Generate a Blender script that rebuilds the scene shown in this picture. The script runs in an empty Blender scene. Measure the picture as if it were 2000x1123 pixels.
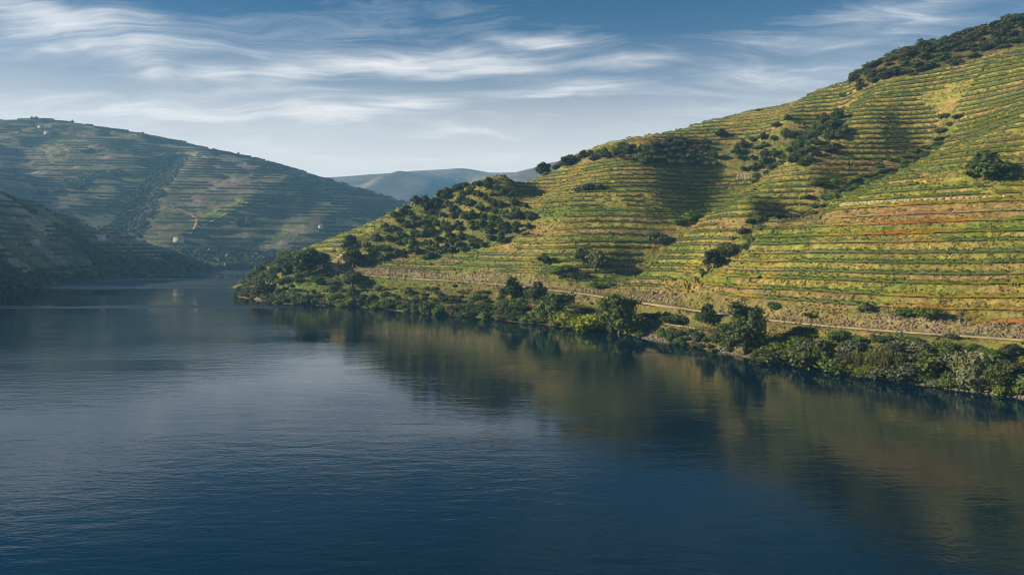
import bpy, math, random
import numpy as np
from mathutils import Vector

# ------------------------------------------------------------------ camera, sky, sun, exposure
R = math.radians
scene = bpy.context.scene
C = scene.collection
FPX, HZ, CAMH = 1400.0, 480.0, 30.0            # focal length and horizon row in photo pixels (2000 wide); metres above the river

cam_d = bpy.data.cameras.new('camera')
cam = bpy.data.objects.new('camera', cam_d); C.objects.link(cam)
cam.location = (0, 0, CAMH); cam.rotation_euler = (R(90), 0, 0)
cam_d.sensor_width = 36.0; cam_d.lens = 36.0 * FPX / 2000.0
cam_d.shift_y = -(561.5 - HZ) / 2000.0
cam_d.clip_start = 0.5; cam_d.clip_end = 30000
scene.camera = cam

SUN_EL, SUN_AZ = 21.0, -92.0                    # azimuth from +Y, clockwise (left of the view is negative)
sd = Vector((math.sin(R(SUN_AZ)) * math.cos(R(SUN_EL)), math.cos(R(SUN_AZ)) * math.cos(R(SUN_EL)), math.sin(R(SUN_EL))))
sun_d = bpy.data.lights.new('sun', 'SUN'); sun_d.energy = 5.0; sun_d.angle = R(0.5); sun_d.color = (1.0, 0.85, 0.56)
sun = bpy.data.objects.new('sun', sun_d); C.objects.link(sun)
sun.rotation_euler = (-sd).to_track_quat('-Z', 'Y').to_euler()

world = bpy.data.worlds.new('World'); scene.world = world; world.use_nodes = True


class NT:
    """small node-tree helper"""
    def __init__(s, tree):
        s.t = tree; s.t.nodes.clear()
    def n(s, typ, ins=None, **props):
        nd = s.t.nodes.new(typ)
        for k, v in props.items(): setattr(nd, k, v)
        for k, v in (ins or {}).items():
            sk = nd.inputs[k]
            if hasattr(v, 'is_output') or isinstance(v, bpy.types.NodeSocket): s.t.links.new(v, sk)
            else: sk.default_value = v
        return nd
    def math(s, op, a, b=0.0, clamp=False):
        return s.n('ShaderNodeMath', {0: a, 1: b}, operation=op, use_clamp=clamp).outputs[0]
    def mix(s, f, a, b, blend='MIX'):
        nd = s.n('ShaderNodeMix', data_type='RGBA', blend_type=blend)
        for k, v in ((0, f), (6, a), (7, b)):
            if isinstance(v, bpy.types.NodeSocket): s.t.links.new(v, nd.inputs[k])
            elif k == 0: nd.inputs[0].default_value = v
            else: nd.inputs[k].default_value = tuple(v) + ((1.0,) if len(v) == 3 else ())
        return nd.outputs[2]
    def ramp(s, f, stops, interp='LINEAR'):
        nd = s.n('ShaderNodeValToRGB', {0: f}); cr = nd.color_ramp; cr.interpolation = interp
        while len(cr.elements) < len(stops): cr.elements.new(0.5)
        for e, (p, c) in zip(cr.elements, stops):
            e.position = p; e.color = (c, c, c, 1) if not hasattr(c, '__len__') else tuple(c) + (1,)
        return nd.outputs[0]
    def noise(s, vec, scale, detail=4, rough=0.55, dist=0.0, **kw):
        return s.n('ShaderNodeTexNoise', {'Vector': vec, 'Scale': scale, 'Detail': detail, 'Roughness': rough, 'Distortion': dist}, **kw)


def build_world():
    w = NT(world.node_tree)
    sky = w.n('ShaderNodeTexSky', sky_type='NISHITA', sun_disc=False, sun_elevation=R(SUN_EL), sun_rotation=R(SUN_AZ),
              altitude=100.0, air_density=1.0, dust_density=0.4, ozone_density=3.0)
    tc = w.n('ShaderNodeTexCoord').outputs['Generated']
    nrm = w.n('ShaderNodeVectorMath', {0: tc}, operation='NORMALIZE').outputs[0]
    sp = w.n('ShaderNodeSeparateXYZ', {0: nrm})
    zc = w.math('MAXIMUM', sp.outputs[2], 0.0)
    den = w.math('ADD', zc, 0.12)
    px = w.math('DIVIDE', sp.outputs[0], den); py = w.math('DIVIDE', sp.outputs[1], den)
    p = w.n('ShaderNodeCombineXYZ', {0: px, 1: py, 2: 0.0}).outputs[0]
    # high cirrus: a sheet of ice cloud, drawn out by the wind from left to right
    warp = w.noise(p, 0.9, 3).outputs['Color']
    wv = w.n('ShaderNodeVectorMath', {0: warp, 1: (0.5, 0.5, 0.5)}, operation='SUBTRACT').outputs[0]
    wv = w.n('ShaderNodeVectorMath', {0: wv, 'Scale': 0.75}, operation='SCALE').outputs[0]
    pw = w.n('ShaderNodeVectorMath', {0: p, 1: wv}, operation='ADD').outputs[0]
    mp = w.n('ShaderNodeMapping', {'Vector': pw, 'Location': (3.1, 1.7, 0.4), 'Rotation': (0, 0, R(-9)), 'Scale': (0.42, 1.9, 1)}).outputs[0]
    streak = w.noise(mp, 1.8, 9, 0.64, 0.5).outputs['Fac']
    mp2 = w.n('ShaderNodeMapping', {'Vector': pw, 'Location': (8.3, 2.2, 0.0), 'Rotation': (0, 0, R(6)), 'Scale': (0.75, 1.1, 1)}).outputs[0]
    puff = w.noise(mp2, 0.9, 8, 0.64, 0.6).outputs['Fac']
    # where the cirrus lies thick: patches given by heading and height above the horizon (degrees)
    az = w.math('MULTIPLY', w.math('ARCTAN2', sp.outputs[0], sp.outputs[1]), 180 / math.pi)
    el = w.math('MULTIPLY', w.math('ARCSINE', sp.outputs[2]), 180 / math.pi)
    wob = w.noise(pw, 1.3, 4).outputs['Fac']
    el2 = w.math('ADD', el, w.math('MULTIPLY', w.math('SUBTRACT', wob, 0.5), 5.0))
    tot = None
    for (a0, e0, wa, we, amp) in CLOUDS:
        da = w.math('DIVIDE', w.math('SUBTRACT', az, a0), wa)
        de = w.math('DIVIDE', w.math('SUBTRACT', el2, e0), we)
        g = w.math('EXPONENT', w.math('MULTIPLY', w.math('ADD', w.math('MULTIPLY', da, da), w.math('MULTIPLY', de, de)), -1.0))
        g = w.math('MULTIPLY', g, amp)
        tot = g if tot is None else w.math('MAXIMUM', tot, g)
    mp3 = w.n('ShaderNodeMapping', {'Vector': pw, 'Location': (1.3, 5.2, 0.0), 'Rotation': (0, 0, R(-16)), 'Scale': (0.35, 2.6, 1)}).outputs[0]
    fibre = w.noise(mp3, 4.2, 8, 0.68, 0.8).outputs['Fac']
    base = w.math('ADD', w.math('ADD', w.math('MULTIPLY', streak, 0.46), w.math('MULTIPLY', puff, 0.32)), w.math('MULTIPLY', fibre, 0.22))
    m = w.math('ADD', base, w.math('MULTIPLY', tot, 0.145))
    m = w.ramp(m, [(0.49, 0.0), (0.57, 0.17), (0.65, 0.44), (0.78, 0.78)])
    m = w.math('MULTIPLY', m, w.ramp(sp.outputs[2], [(0.0, 0.35), (0.10, 1.0)]))
    cloud = w.mix(w.ramp(m, [(0.1, 0.0), (0.8, 1.0)]), (10.2, 10.0, 9.8), (15.0, 13.8, 12.4))
    skyc = w.n('ShaderNodeHueSaturation', {'Saturation': 1.9, 'Value': 0.54, 'Color': sky.outputs[0]}).outputs[0]
    skyc = w.mix(1.0, skyc, (0.44, 1.0, 1.0), 'MULTIPLY')
    # thin veil of high ice cloud, thicker along flatter sight lines
    veil = w.ramp(sp.outputs[2], [(0.0, 0.95), (0.09, 0.82), (0.16, 0.46), (0.22, 0.17), (0.28, 0.03), (0.34, 0.0)])
    skyc = w.mix(veil, skyc, (13.6, 11.9, 10.3))
    col = w.mix(m, skyc, cloud)
    bg = w.n('ShaderNodeBackground', {'Color': col, 'Strength': 0.055})
    w.n('ShaderNodeOutputWorld', {'Surface': bg.outputs[0]})


# heading, elevation, half-widths (degrees), strength
CLOUDS = [(-33.5, 15.0, 6.5, 1.7, 1.05), (-28.0, 13.6, 3.2, 1.4, 0.9), (-22, 12.9, 3.0, .8, .8), (-17.5, 13.0, 4.0, 0.8, .9),
          (-9.5, 13.6, 7.0, .8, .95), (-2, 14.3, 7.0, 1.0, 1.0), (4.5, 12.3, 7.0, 1.0, 1.15), (2.5, 16.0, 5.0, .6, 1.0), (-8, 11.2, 4.0, .7, .9), (9, 14.0, 5.0, .8, 1.0),
          (-14.5, 9.8, 5.5, 1.1, 1.0), (-3.5, 9.3, 6.5, .9, 1.0), (-24, 9.3, 9.0, 1.0, .8), (-10, 6.8, 14.0, .9, .8), (22, 15.2, 7.0, .8, .6), (29, 16.0, 7, .9, .65), (17, 12.6, 6, .9, .6), (16, 10.5, 6, .7, .5)]
build_world()
scene.view_settings.view_transform = 'Standard'; scene.view_settings.look = 'None'
scene.view_settings.gamma = 1.0; scene.view_settings.use_curve_mapping = False
scene.view_settings.exposure = 1.1
scene.cycles.filter_width = 1.15; scene.cycles.max_bounces = 6; scene.cycles.diffuse_bounces = 2; scene.cycles.glossy_bounces = 3
scene.cycles.transmission_bounces = 2; scene.cycles.transparent_max_bounces = 4; scene.cycles.volume_bounces = 0
scene.cycles.caustics_reflective = False; scene.cycles.caustics_refractive = False

# ------------------------------------------------------------------ helpers
rng = np.random.default_rng(7)


def _hash(ix, iy, seed):
    h = (ix.astype(np.int64) * 374761393 + iy.astype(np.int64) * 668265263 + seed * 974711) & 0x7fffffff
    h = ((h ^ (h >> 13)) * 1274126177) & 0x7fffffff
    return ((h ^ (h >> 16)) & 0xffff) / 65535.0


def vnoise(x, y, seed=0):
    x = np.asarray(x, float); y = np.asarray(y, float)
    ix = np.floor(x); iy = np.floor(y); fx = x - ix; fy = y - iy
    fx = fx * fx * fx * (fx * (fx * 6 - 15) + 10); fy = fy * fy * fy * (fy * (fy * 6 - 15) + 10)
    ix = ix.astype(np.int64); iy = iy.astype(np.int64)
    a = _hash(ix, iy, seed); b = _hash(ix + 1, iy, seed); c = _hash(ix, iy + 1, seed); d = _hash(ix + 1, iy + 1, seed)
    return (a + (b - a) * fx + (c - a) * fy + (a - b - c + d) * fx * fy) * 2 - 1


def fbm(x, y, wl, octv=4, seed=0, gain=0.5):
    s = 0.0; amp = 1.0; tot = 0.0
    for o in range(octv):
        k = 2.0 ** o / wl
        s = s + amp * vnoise(x * k * .8 + y * k * .6 + 31.7 * o, -x * k * .6 + y * k * .8 + 17.3 * o, seed + o); tot += amp; amp *= gain
    return s / tot


def sstep(a, b, x):
    t = np.clip((x - a) / (b - a), 0, 1); return t * t * (3 - 2 * t)


class TPS:
    def __init__(s, pts, lam=0.0):
        P = np.array(pts, float); s.P = P[:, :2] / 100.0; n = len(P)
        d2 = ((s.P[:, None] - s.P[None]) ** 2).sum(-1)
        K = 0.5 * d2 * np.log(d2 + 1e-12) + lam * np.eye(n)
        A = np.zeros((n + 3, n + 3)); A[:n, :n] = K; A[:n, n] = 1; A[:n, n + 1:] = s.P
        A[n, :n] = 1; A[n + 1:, :n] = s.P.T
        s.w = np.linalg.solve(A, np.concatenate([P[:, 2], np.zeros(3)]))
    def __call__(s, x, y):
        sh = np.shape(x); x = np.ravel(x) / 100.0; y = np.ravel(y) / 100.0; out = np.empty(len(x)); n = len(s.P)
        for i in range(0, len(x), 40000):
            a = x[i:i + 40000, None] - s.P[None, :, 0]; b = y[i:i + 40000, None] - s.P[None, :, 1]
            d2 = a * a + b * b
            out[i:i + 40000] = (0.5 * d2 * np.log(d2 + 1e-12)) @ s.w[:n] + s.w[n] + s.w[n + 1] * x[i:i + 40000] + s.w[n + 2] * y[i:i + 40000]
        return out.reshape(sh)


class Grid:
    """a regular plan grid with bilinear look-up"""
    def __init__(s, x0, x1, y0, y1, h):
        s.x0, s.y0, s.h = x0, y0, h
        s.nx = int((x1 - x0) / h) + 1; s.ny = int((y1 - y0) / h) + 1
        s.X, s.Y = np.meshgrid(x0 + h * np.arange(s.nx), y0 + h * np.arange(s.ny))
    def samp(s, F, x, y):
        fx = np.clip((np.asarray(x) - s.x0) / s.h, 0, s.nx - 1.001); fy = np.clip((np.asarray(y) - s.y0) / s.h, 0, s.ny - 1.001)
        ix = fx.astype(int); iy = fy.astype(int); fx = fx - ix; fy = fy - iy
        return (F[iy, ix] * (1 - fx) * (1 - fy) + F[iy, ix + 1] * fx * (1 - fy) + F[iy + 1, ix] * (1 - fx) * fy + F[iy + 1, ix + 1] * fx * fy)


def P3(u, v, d): return ((u - 1000.0) / FPX * d, d, CAMH - (v - HZ) / FPX * d)


def blur(F, n):
    for _ in range(n):
        G = np.pad(F, 1, mode='edge')
        F = (G[:-2, 1:-1] + G[2:, 1:-1] + G[1:-1, :-2] + G[1:-1, 2:] + 2 * F) / 6
    return F


def in_poly(x, y, poly):
    r = np.zeros(np.shape(x), bool); n = len(poly)
    for i in range(n):
        (xa, ya), (xb, yb) = poly[i], poly[(i + 1) % n]
        if ya == yb: continue
        c = ((ya > y) != (yb > y)) & (x < (xb - xa) * (y - ya) / (yb - ya) + xa); r ^= c
    return r


def densify(pts, step):
    pts = np.asarray(pts, float); d = np.r_[0, np.cumsum(np.sqrt((np.diff(pts[:, :2], axis=0) ** 2).sum(1)))]
    n = max(2, int(d[-1] / step) + 1); t = np.linspace(0, d[-1], n)
    return np.stack([np.interp(t, d, pts[:, k]) for k in range(pts.shape[1])], 1)


def smooth_line(p, it):
    p = p.copy()
    for _ in range(it): p[1:-1] = (p[:-2] + 2 * p[1:-1] + p[2:]) / 4
    return p


def near(x, y, line):
    """distance to a dense polyline and the index of its nearest point"""
    sh = np.shape(x); x = np.ravel(x); y = np.ravel(y); D = np.empty(len(x)); I = np.empty(len(x), int)
    for i in range(0, len(x), 30000):
        d2 = (x[i:i + 30000, None] - line[None, :, 0]) ** 2 + (y[i:i + 30000, None] - line[None, :, 1]) ** 2
        I[i:i + 30000] = d2.argmin(1); D[i:i + 30000] = np.sqrt(d2.min(1))
    return D.reshape(sh), I.reshape(sh)


def link(o, parent=None):
    C.objects.link(o)
    if parent is not None: o.parent = parent
    return o


def tag(o, label=None, cat=None, group=None, kind=None):
    if label: o['label'] = label
    if cat: o['category'] = cat
    if group: o['group'] = group
    if kind: o['kind'] = kind
    return o


def mesh(name, V, F, mat=None, col=None, smooth=False):
    """V (n,3), F (m,3) or (m,4) arrays or a list of both; col (n,3) linear colours per vertex"""
    Fs = [np.asarray(f) for f in (F if isinstance(F, list) else [F]) if len(f)]
    me = bpy.data.meshes.new(name); V = np.asarray(V, np.float32)
    me.vertices.add(len(V)); me.vertices.foreach_set('co', V.ravel())
    tot = np.concatenate([np.full(len(f), f.shape[1]) for f in Fs]); idx = np.concatenate([f.ravel() for f in Fs])
    me.loops.add(len(idx)); me.loops.foreach_set('vertex_index', idx.astype(np.int32))
    me.polygons.add(len(tot)); me.polygons.foreach_set('loop_start', np.r_[0, np.cumsum(tot)[:-1]].astype(np.int32))
    if smooth: me.polygons.foreach_set('use_smooth', np.ones(len(tot), bool))
    if col is not None:
        a = me.attributes.new('tint', 'FLOAT_COLOR', 'POINT')
        a.data.foreach_set('color', np.concatenate([np.asarray(col, np.float32), np.ones((len(V), 1), np.float32)], 1).ravel())
    if mat: me.materials.append(mat)
    me.update(calc_edges=True)
    return me


def obj(name, me, parent=None): return link(bpy.data.objects.new(name, me), parent)


ORD = ['first', 'second', 'third', 'fourth', 'fifth', 'sixth', 'seventh', 'eighth', 'ninth', 'tenth', 'eleventh', 'twelfth', 'thirteenth',
       'fourteenth', 'fifteenth', 'sixteenth', 'seventeenth', 'eighteenth', 'nineteenth']
TENS = ['', '', 'twenty', 'thirty', 'forty', 'fifty', 'sixty', 'seventy', 'eighty', 'ninety']
TENTH = ['', '', 'twentieth', 'thirtieth', 'fortieth', 'fiftieth', 'sixtieth', 'seventieth', 'eightieth', 'ninetieth']


def ordinal(n):
    if n <= 19: return ORD[n - 1]
    if n >= 100: return 'hundredth' if n == 100 else 'hundred-and-' + ordinal(n - 100)
    return TENTH[n // 10] if n % 10 == 0 else TENS[n // 10] + '-' + ORD[n % 10 - 1]


# ------------------------------------------------------------------ materials
def new_mat(name):
    m = bpy.data.materials.new(name); m.use_nodes = True; return m, NT(m.node_tree)


def ground_mat(name, s1, s2, bump):
    """earth and grass: the plan colour of the land, broken up by fine grain"""
    m, t = new_mat(name)
    co = t.n('ShaderNodeTexCoord').outputs['Object']
    a = t.n('ShaderNodeAttribute', attribute_name='tint').outputs['Color']
    n1 = t.noise(co, s1, 5, 0.65).outputs['Fac']
    mp = t.n('ShaderNodeMapping', {'Vector': co, 'Rotation': (0.3, 0.5, 0.6), 'Scale': (1.0, 3.0, 1.0)}).outputs[0]
    n2 = t.noise(mp, s2, 4, 0.7).outputs['Fac']
    k = t.math('MULTIPLY', t.ramp(n1, [(0.3, 0.45), (0.7, 1.55)]), t.ramp(n2, [(0.32, 0.55), (0.68, 1.45)]))
    k3 = t.n('ShaderNodeCombineXYZ', {0: k, 1: k, 2: k}).outputs[0]
    c = t.mix(1.0, a, k3, 'MULTIPLY')
    hs = t.n('ShaderNodeHueSaturation', {'Hue': t.ramp(t.noise(co, s1 * .37, 3).outputs['Fac'], [(0.3, 0.478), (0.7, 0.522)]), 'Color': c}).outputs[0]
    b = t.n('ShaderNodeBump', {'Height': t.math('ADD', n1, n2), 'Strength': 0.9, 'Distance': bump}).outputs[0]
    p = t.n('ShaderNodeBsdfPrincipled', {'Base Color': hs, 'Roughness': 0.95, 'Specular IOR Level': 0.1, 'Normal': b})
    t.n('ShaderNodeOutputMaterial', {'Surface': p.outputs[0]})
    return m


def leaf_mat(name, colour=None, vary=0.35, trans=0.3, hue=0.03):
    """foliage: light passes partly through; each plant and each leaf differs a little"""
    m, t = new_mat(name)
    a = t.n('ShaderNodeAttribute', attribute_name='tint').outputs['Color']
    c = t.mix(1.0, a, colour, 'MULTIPLY') if colour else a
    r = t.n('ShaderNodeObjectInfo').outputs['Random']
    r2 = t.math('FRACT', t.math('MULTIPLY', r, 17.31))
    hs = t.n('ShaderNodeHueSaturation', {'Hue': t.math('ADD', 0.5 - hue, t.math('MULTIPLY', r, 2 * hue)), 'Saturation': t.math('ADD', 0.8, t.math('MULTIPLY', r2, 0.3)),
                                         'Value': t.math('ADD', 1 - vary, t.math('MULTIPLY', r2, 2 * vary)), 'Color': c}).outputs[0]
    df = t.n('ShaderNodeBsdfPrincipled', {'Base Color': hs, 'Roughness': 0.6, 'Specular IOR Level': 0.25})
    tr = t.n('ShaderNodeBsdfTranslucent', {'Color': t.mix(1.0, hs, (1.1, 1.15, 0.7), 'MULTIPLY')})
    mx = t.n('ShaderNodeMixShader', {0: trans, 1: df.outputs[0], 2: tr.outputs[0]})
    t.n('ShaderNodeOutputMaterial', {'Surface': mx.outputs[0]})
    return m


def plain_mat(name, colour, rough=0.8, s=3.0, lo=0.75, hi=1.25, bump=0.0):
    m, t = new_mat(name)
    co = t.n('ShaderNodeTexCoord').outputs['Object']
    n = t.noise(co, s, 5, 0.6).outputs['Fac']
    k = t.ramp(n, [(0.3, lo), (0.7, hi)])
    k3 = t.n('ShaderNodeCombineXYZ', {0: k, 1: k, 2: k}).outputs[0]
    c = t.mix(1.0, colour, k3, 'MULTIPLY')
    ins = {'Base Color': c, 'Roughness': rough, 'Specular IOR Level': 0.2}
    if bump: ins['Normal'] = t.n('ShaderNodeBump', {'Height': n, 'Strength': 0.8, 'Distance': bump}).outputs[0]
    p = t.n('ShaderNodeBsdfPrincipled', ins); t.n('ShaderNodeOutputMaterial', {'Surface': p.outputs[0]})
    return m


def water_mat():
    m, t = new_mat('river_water')
    geo = t.n('ShaderNodeNewGeometry').outputs['Position']
    # small wind ripples, their crests across the river
    mp = t.n('ShaderNodeMapping', {'Vector': geo, 'Rotation': (0, 0, R(8)), 'Scale': (0.35, 1.0, 1)}).outputs[0]
    r1 = t.noise(mp, 0.42, 3, 0.55, 0.4).outputs['Fac']
    mp2 = t.n('ShaderNodeMapping', {'Vector': geo, 'Rotation': (0, 0, R(-12)), 'Scale': (0.45, 1.0, 1)}).outputs[0]
    r2 = t.noise(mp2, 1.5, 3, 0.6, 0.3).outputs['Fac']
    h = t.math('ADD', t.math('MULTIPLY', r1, 1.0), t.math('MULTIPLY', r2, 0.35))
    # wind patches: calm and ruffled water
    mp3 = t.n('ShaderNodeMapping', {'Vector': geo, 'Rotation': (0, 0, R(4)), 'Scale': (0.25, 1.0, 1), 'Location': (2.0, 0.6, 0)}).outputs[0]
    g = t.noise(mp3, 0.02, 4, 0.55, 0.6).outputs['Fac']
    gust = t.ramp(g, [(0.36, 0.10), (0.50, 0.55), (0.64, 1.25)])
    # the water under the right bank lies sheltered from the wind
    ps = t.n('ShaderNodeSeparateXYZ', {0: geo})
    sh = t.math('ADD', t.math('MULTIPLY', t.math('SUBTRACT', ps.outputs[0], 101.0), -0.694), t.math('MULTIPLY', t.math('SUBTRACT', ps.outputs[1], 141.0), -0.72))
    lee = t.ramp(t.math('DIVIDE', sh, 140.0), [(0.0, 0.45), (0.35, 0.85), (0.8, 1.0)])
    # lanes of wind-ruffled water up the river
    lane = None
    for y0, hw, x1 in ((585.0, 95.0, 40.0), (352.0, 9.0, -95.0), (800.0, 75.0, 200.0)):
        jy = t.math('ADD', ps.outputs[1], t.math('MULTIPLY', t.math('SUBTRACT', t.noise(mp3, 0.03, 3, 0.6, 0.5).outputs['Fac'], 0.5), hw * 1.3))
        q = t.math('DIVIDE', t.math('SUBTRACT', jy, y0), hw); q = t.math('SUBTRACT', 1.0, t.math('MULTIPLY', q, q), True)
        q = t.math('MULTIPLY', q, t.math('MULTIPLY', t.math('SUBTRACT', x1, ps.outputs[0]), 0.03, True))
        lane = q if lane is None else t.math('MAXIMUM', lane, q)
    lane = t.math('MULTIPLY', lane, t.ramp(t.noise(mp3, 0.045, 4, 0.6, 0.4).outputs['Fac'], [(0.36, 0.0), (0.46, 1.0)]))
    hh = t.math('MULTIPLY', h, t.math('ADD', t.math('MULTIPLY', gust, lee), t.math('MULTIPLY', lane, 3.6)))
    b = t.n('ShaderNodeBump', {'Height': hh, 'Strength': 1.0, 'Distance': WAVE}).outputs[0]
    dist = t.ramp(t.math('DIVIDE', ps.outputs[1], 700.0), [(0.15, 0.0), (0.9, 1.0)])
    rgh = t.math('ADD', 0.03, t.math('ADD', t.math('MULTIPLY', lane, 0.75), t.math('MULTIPLY', t.math('MULTIPLY', dist, gust), 0.10)))
    p = t.n('ShaderNodeBsdfPrincipled', {'Base Color': (0.0006, 0.0125, 0.029, 1), 'Roughness': rgh, 'IOR': 1.37, 'Specular IOR Level': 0.5, 'Normal': b})
    t.n('ShaderNodeOutputMaterial', {'Surface': p.outputs[0]})
    return m


WAVE = 0.08
M = {'ground': ground_mat('terraced_earth', 0.55, 1.3, 0.35), 'far': ground_mat('far_land', 0.09, 0.25, 1.2),
     'leaf': leaf_mat('leaves'), 'vine': leaf_mat('vine_leaves', None, 0.0, 0.3, 0.0), 'bark': plain_mat('bark', (0.10, 0.075, 0.05), 0.9, 4),
     'road': plain_mat('road_gravel', (0.41, 0.31, 0.20), 0.9, 0.35, 0.6, 1.3), 'path': plain_mat('earth_track', (0.50, 0.36, 0.20), 0.95, 0.8),
     'rock': plain_mat('shore_rock', (0.17, 0.14, 0.105), 0.9, 1.2, 0.6, 1.4), 'wallstone': plain_mat('dry_stone', (0.30, 0.245, 0.165), 0.95, 1.1, 0.6, 1.35),
     'white': plain_mat('whitewash', (0.62, 0.60, 0.55), 0.8, 0.5, 0.92, 1.05), 'tiles': plain_mat('roof_tile', (0.42, 0.19, 0.10), 0.85, 1.0),
     'glass': plain_mat('window_glass', (0.03, 0.035, 0.04), 0.15, 1.0), 'wood': plain_mat('door_wood', (0.12, 0.07, 0.04), 0.7, 3.0),
     'stuccoed': plain_mat('ochre_render', (0.50, 0.42, 0.32), 0.85, 0.6), 'water': water_mat()}

# ------------------------------------------------------------------ the terraced hillside across the river
COLS = [  # photo column, then (row, metres away) up the slope; z follows from the row
    (2300, [(815, 125.4), (690, 142), (480, 172), (300, 215), (100, 290), (-40, 350)], [(105, -7), (430, 190), (560, 205)]),
    (2000, [(778, 141), (662, 165), (605, 173), (480, 193), (400, 209), (300, 233), (210, 268), (110, 308), (44, 344)], [(118, -7), (400, 150), (520, 165)]),
    (1860, [(758, 151), (655, 173), (600, 182), (480, 204), (400, 222), (300, 255), (200, 310), (140, 332), (97, 352)], [(130, -7), (420, 138), (530, 150)]),
    (1720, [(740, 161.5), (645, 184), (590, 195), (480, 217), (400, 238), (360, 255), (250, 318), (190, 338), (156, 358)], [(140, -7), (420, 119), (540, 126)]),
    (1600, [(722, 173.6), (635, 197), (590, 208), (480, 233), (430, 250), (350, 292), (310, 310), (250, 352), (192, 394)], [(150, -7), (450, 114), (560, 116)]),
    (1480, [(702, 189), (625, 215), (580, 228), (500, 248), (430, 270), (390, 285), (310, 388), (255, 405), (217, 425)], [(165, -7), (490, 113), (600, 112)]),
    (1540, [(236, 388), (206, 412)], [(480, 115)]),
    (1665, [(210, 350), (178, 376)], [(440, 114)]),
    (1360, [(680, 210), (606, 243), (560, 258), (500, 280), (460, 300), (380, 372), (320, 395), (246, 435)], [(185, -7), (500, 104), (600, 95)]),
    (1250, [(660, 233), (590, 272), (555, 286), (480, 326), (420, 344), (380, 358), (320, 385), (278, 415)], [(205, -7), (480, 86), (600, 72)]),
    (1120, [(640, 262.5), (570, 298), (530, 315), (480, 330), (400, 360), (370, 376), (309, 434)], [(235, -7), (490, 78), (600, 58)]),
    (1000, [(628, 284), (556, 325), (520, 338), (480, 352), (420, 375), (350, 405), (345, 410)], [(255, -7), (470, 64), (600, 40)]),
    (880, [(616, 309), (548, 350), (510, 368), (480, 380), (420, 402), (381, 420)], [(280, -7), (480, 54), (600, 25)]),
    (790, [(609, 325.6), (544, 368), (500, 388), (450, 408), (411, 425)], [(297, -7), (480, 45), (600, 15)]),
    (700, [(600, 350), (540, 385), (500, 405), (470, 420), (448, 440)], [(322, -7), (490, 36), (580, 12)]),
    (640, [(597, 359), (545, 385), (525, 400), (490, 425), (466, 455)], [(330, -7), (500, 31), (580, 10)]),
    (580, [(594, 368), (550, 395), (510, 430), (490, 470)], [(340, -7), (520, 22), (580, 8)]),
    (520, [(590, 382), (560, 410), (535, 450), (520, 490)], [(350, -7), (540, 12), (600, 0)]),
    (484, [(583, 408), (562, 450), (550, 500)], [(385, -7), (560, 0)]),
    (462, [(558, 538)], [(470, -6)]),
]
ctrl = []
for u, vd, dz in COLS:
    ctrl += [P3(u, v, d) for v, d in vd] + [((u - 1000) / FPX * d, d, z) for d, z in dz]
ctrl += [(-260, 600, -6), (-220, 700, -8), (-60, 690, -2), (150, 700, 15), (330, 690, 60), (500, 690, 150), (640, 600, 215), (640, 450, 225), (-260, 480, -9), (-230, 420, -10), (-60, 250, -9), (40, 140, -9), (60, 100, -9), (-330, 690, -12), (-330, 430, -12), (-330, 110, -12)]
# the two gullies and the fold at the left of the middle slope
GA = [(1215, 552, 300), (1262, 515, 317), (1332, 450, 329), (1402, 413, 342), (1472, 371, 357), (1542, 334, 368), (1640, 280, 376)]
GB = [(1392, 524, 254), (1452, 480, 266), (1522, 438, 281), (1592, 403, 288), (1662, 367, 294), (1752, 321, 302), (1850, 274, 310)]
GF = [(1010, 393, 408), (1060, 363, 421), (1108, 335, 430)]
ctrl += [P3(*q) for q in GA + GB + GF]
tps = TPS(ctrl, 0.004)
G = Grid(-340, 640, 98, 704, 1.5)
ZB = tps(G.X, G.Y)


def hit(u, v, F, d0=115.0, d1=690.0):
    """where the sight line through a photo pixel first meets a grid surface"""
    d = np.geomspace(d0, d1, 1500); x = (u - 1000) / FPX * d; zr = CAMH - (v - HZ) / FPX * d
    z = G.samp(F, x, d); k = np.nonzero(z >= zr)[0]
    if not len(k): k = [int((zr - z).argmin())]
    k = k[0]; return np.array((x[k], d[k], z[k]))


def pix_line(pl, F, step=2.0): return densify([hit(u, v, F) for u, v in pl], step)


def crease(line, amp, width, taper=0.12, left=None):
    D, I = near(G.X, G.Y, line); t = I / max(1, len(line) - 1)
    if left:
        J = np.clip(I, 1, len(line) - 2); T = line[J + 1] - line[J - 1]
        sd_ = (G.X - line[J, 0]) * T[..., 1] - (G.Y - line[J, 1]) * T[..., 0]
        width = left + (width - left) * sstep(-3, 3, sd_ / (np.linalg.norm(T[..., :2], axis=-1) + 1e-6))
    fade = sstep(0, taper, t) * sstep(0, taper, 1 - t)
    return amp * np.exp(-(np.sqrt((D / width) ** 2 + 0.04) - 0.2) * 1.6) * np.maximum(fade, 0.0)


GULLY_A = densify([P3(*q) for q in GA], 2.0)
GULLY_B = densify([P3(*q) for q in GB], 2.0)
def beside(L, off):
    T = np.gradient(L[:, :2], axis=0); T /= np.linalg.norm(T, axis=1)[:, None]; Q_ = L.copy(); Q_[:, :2] += np.stack([T[:, 1], -T[:, 0]], 1) * off; return Q_


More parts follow.
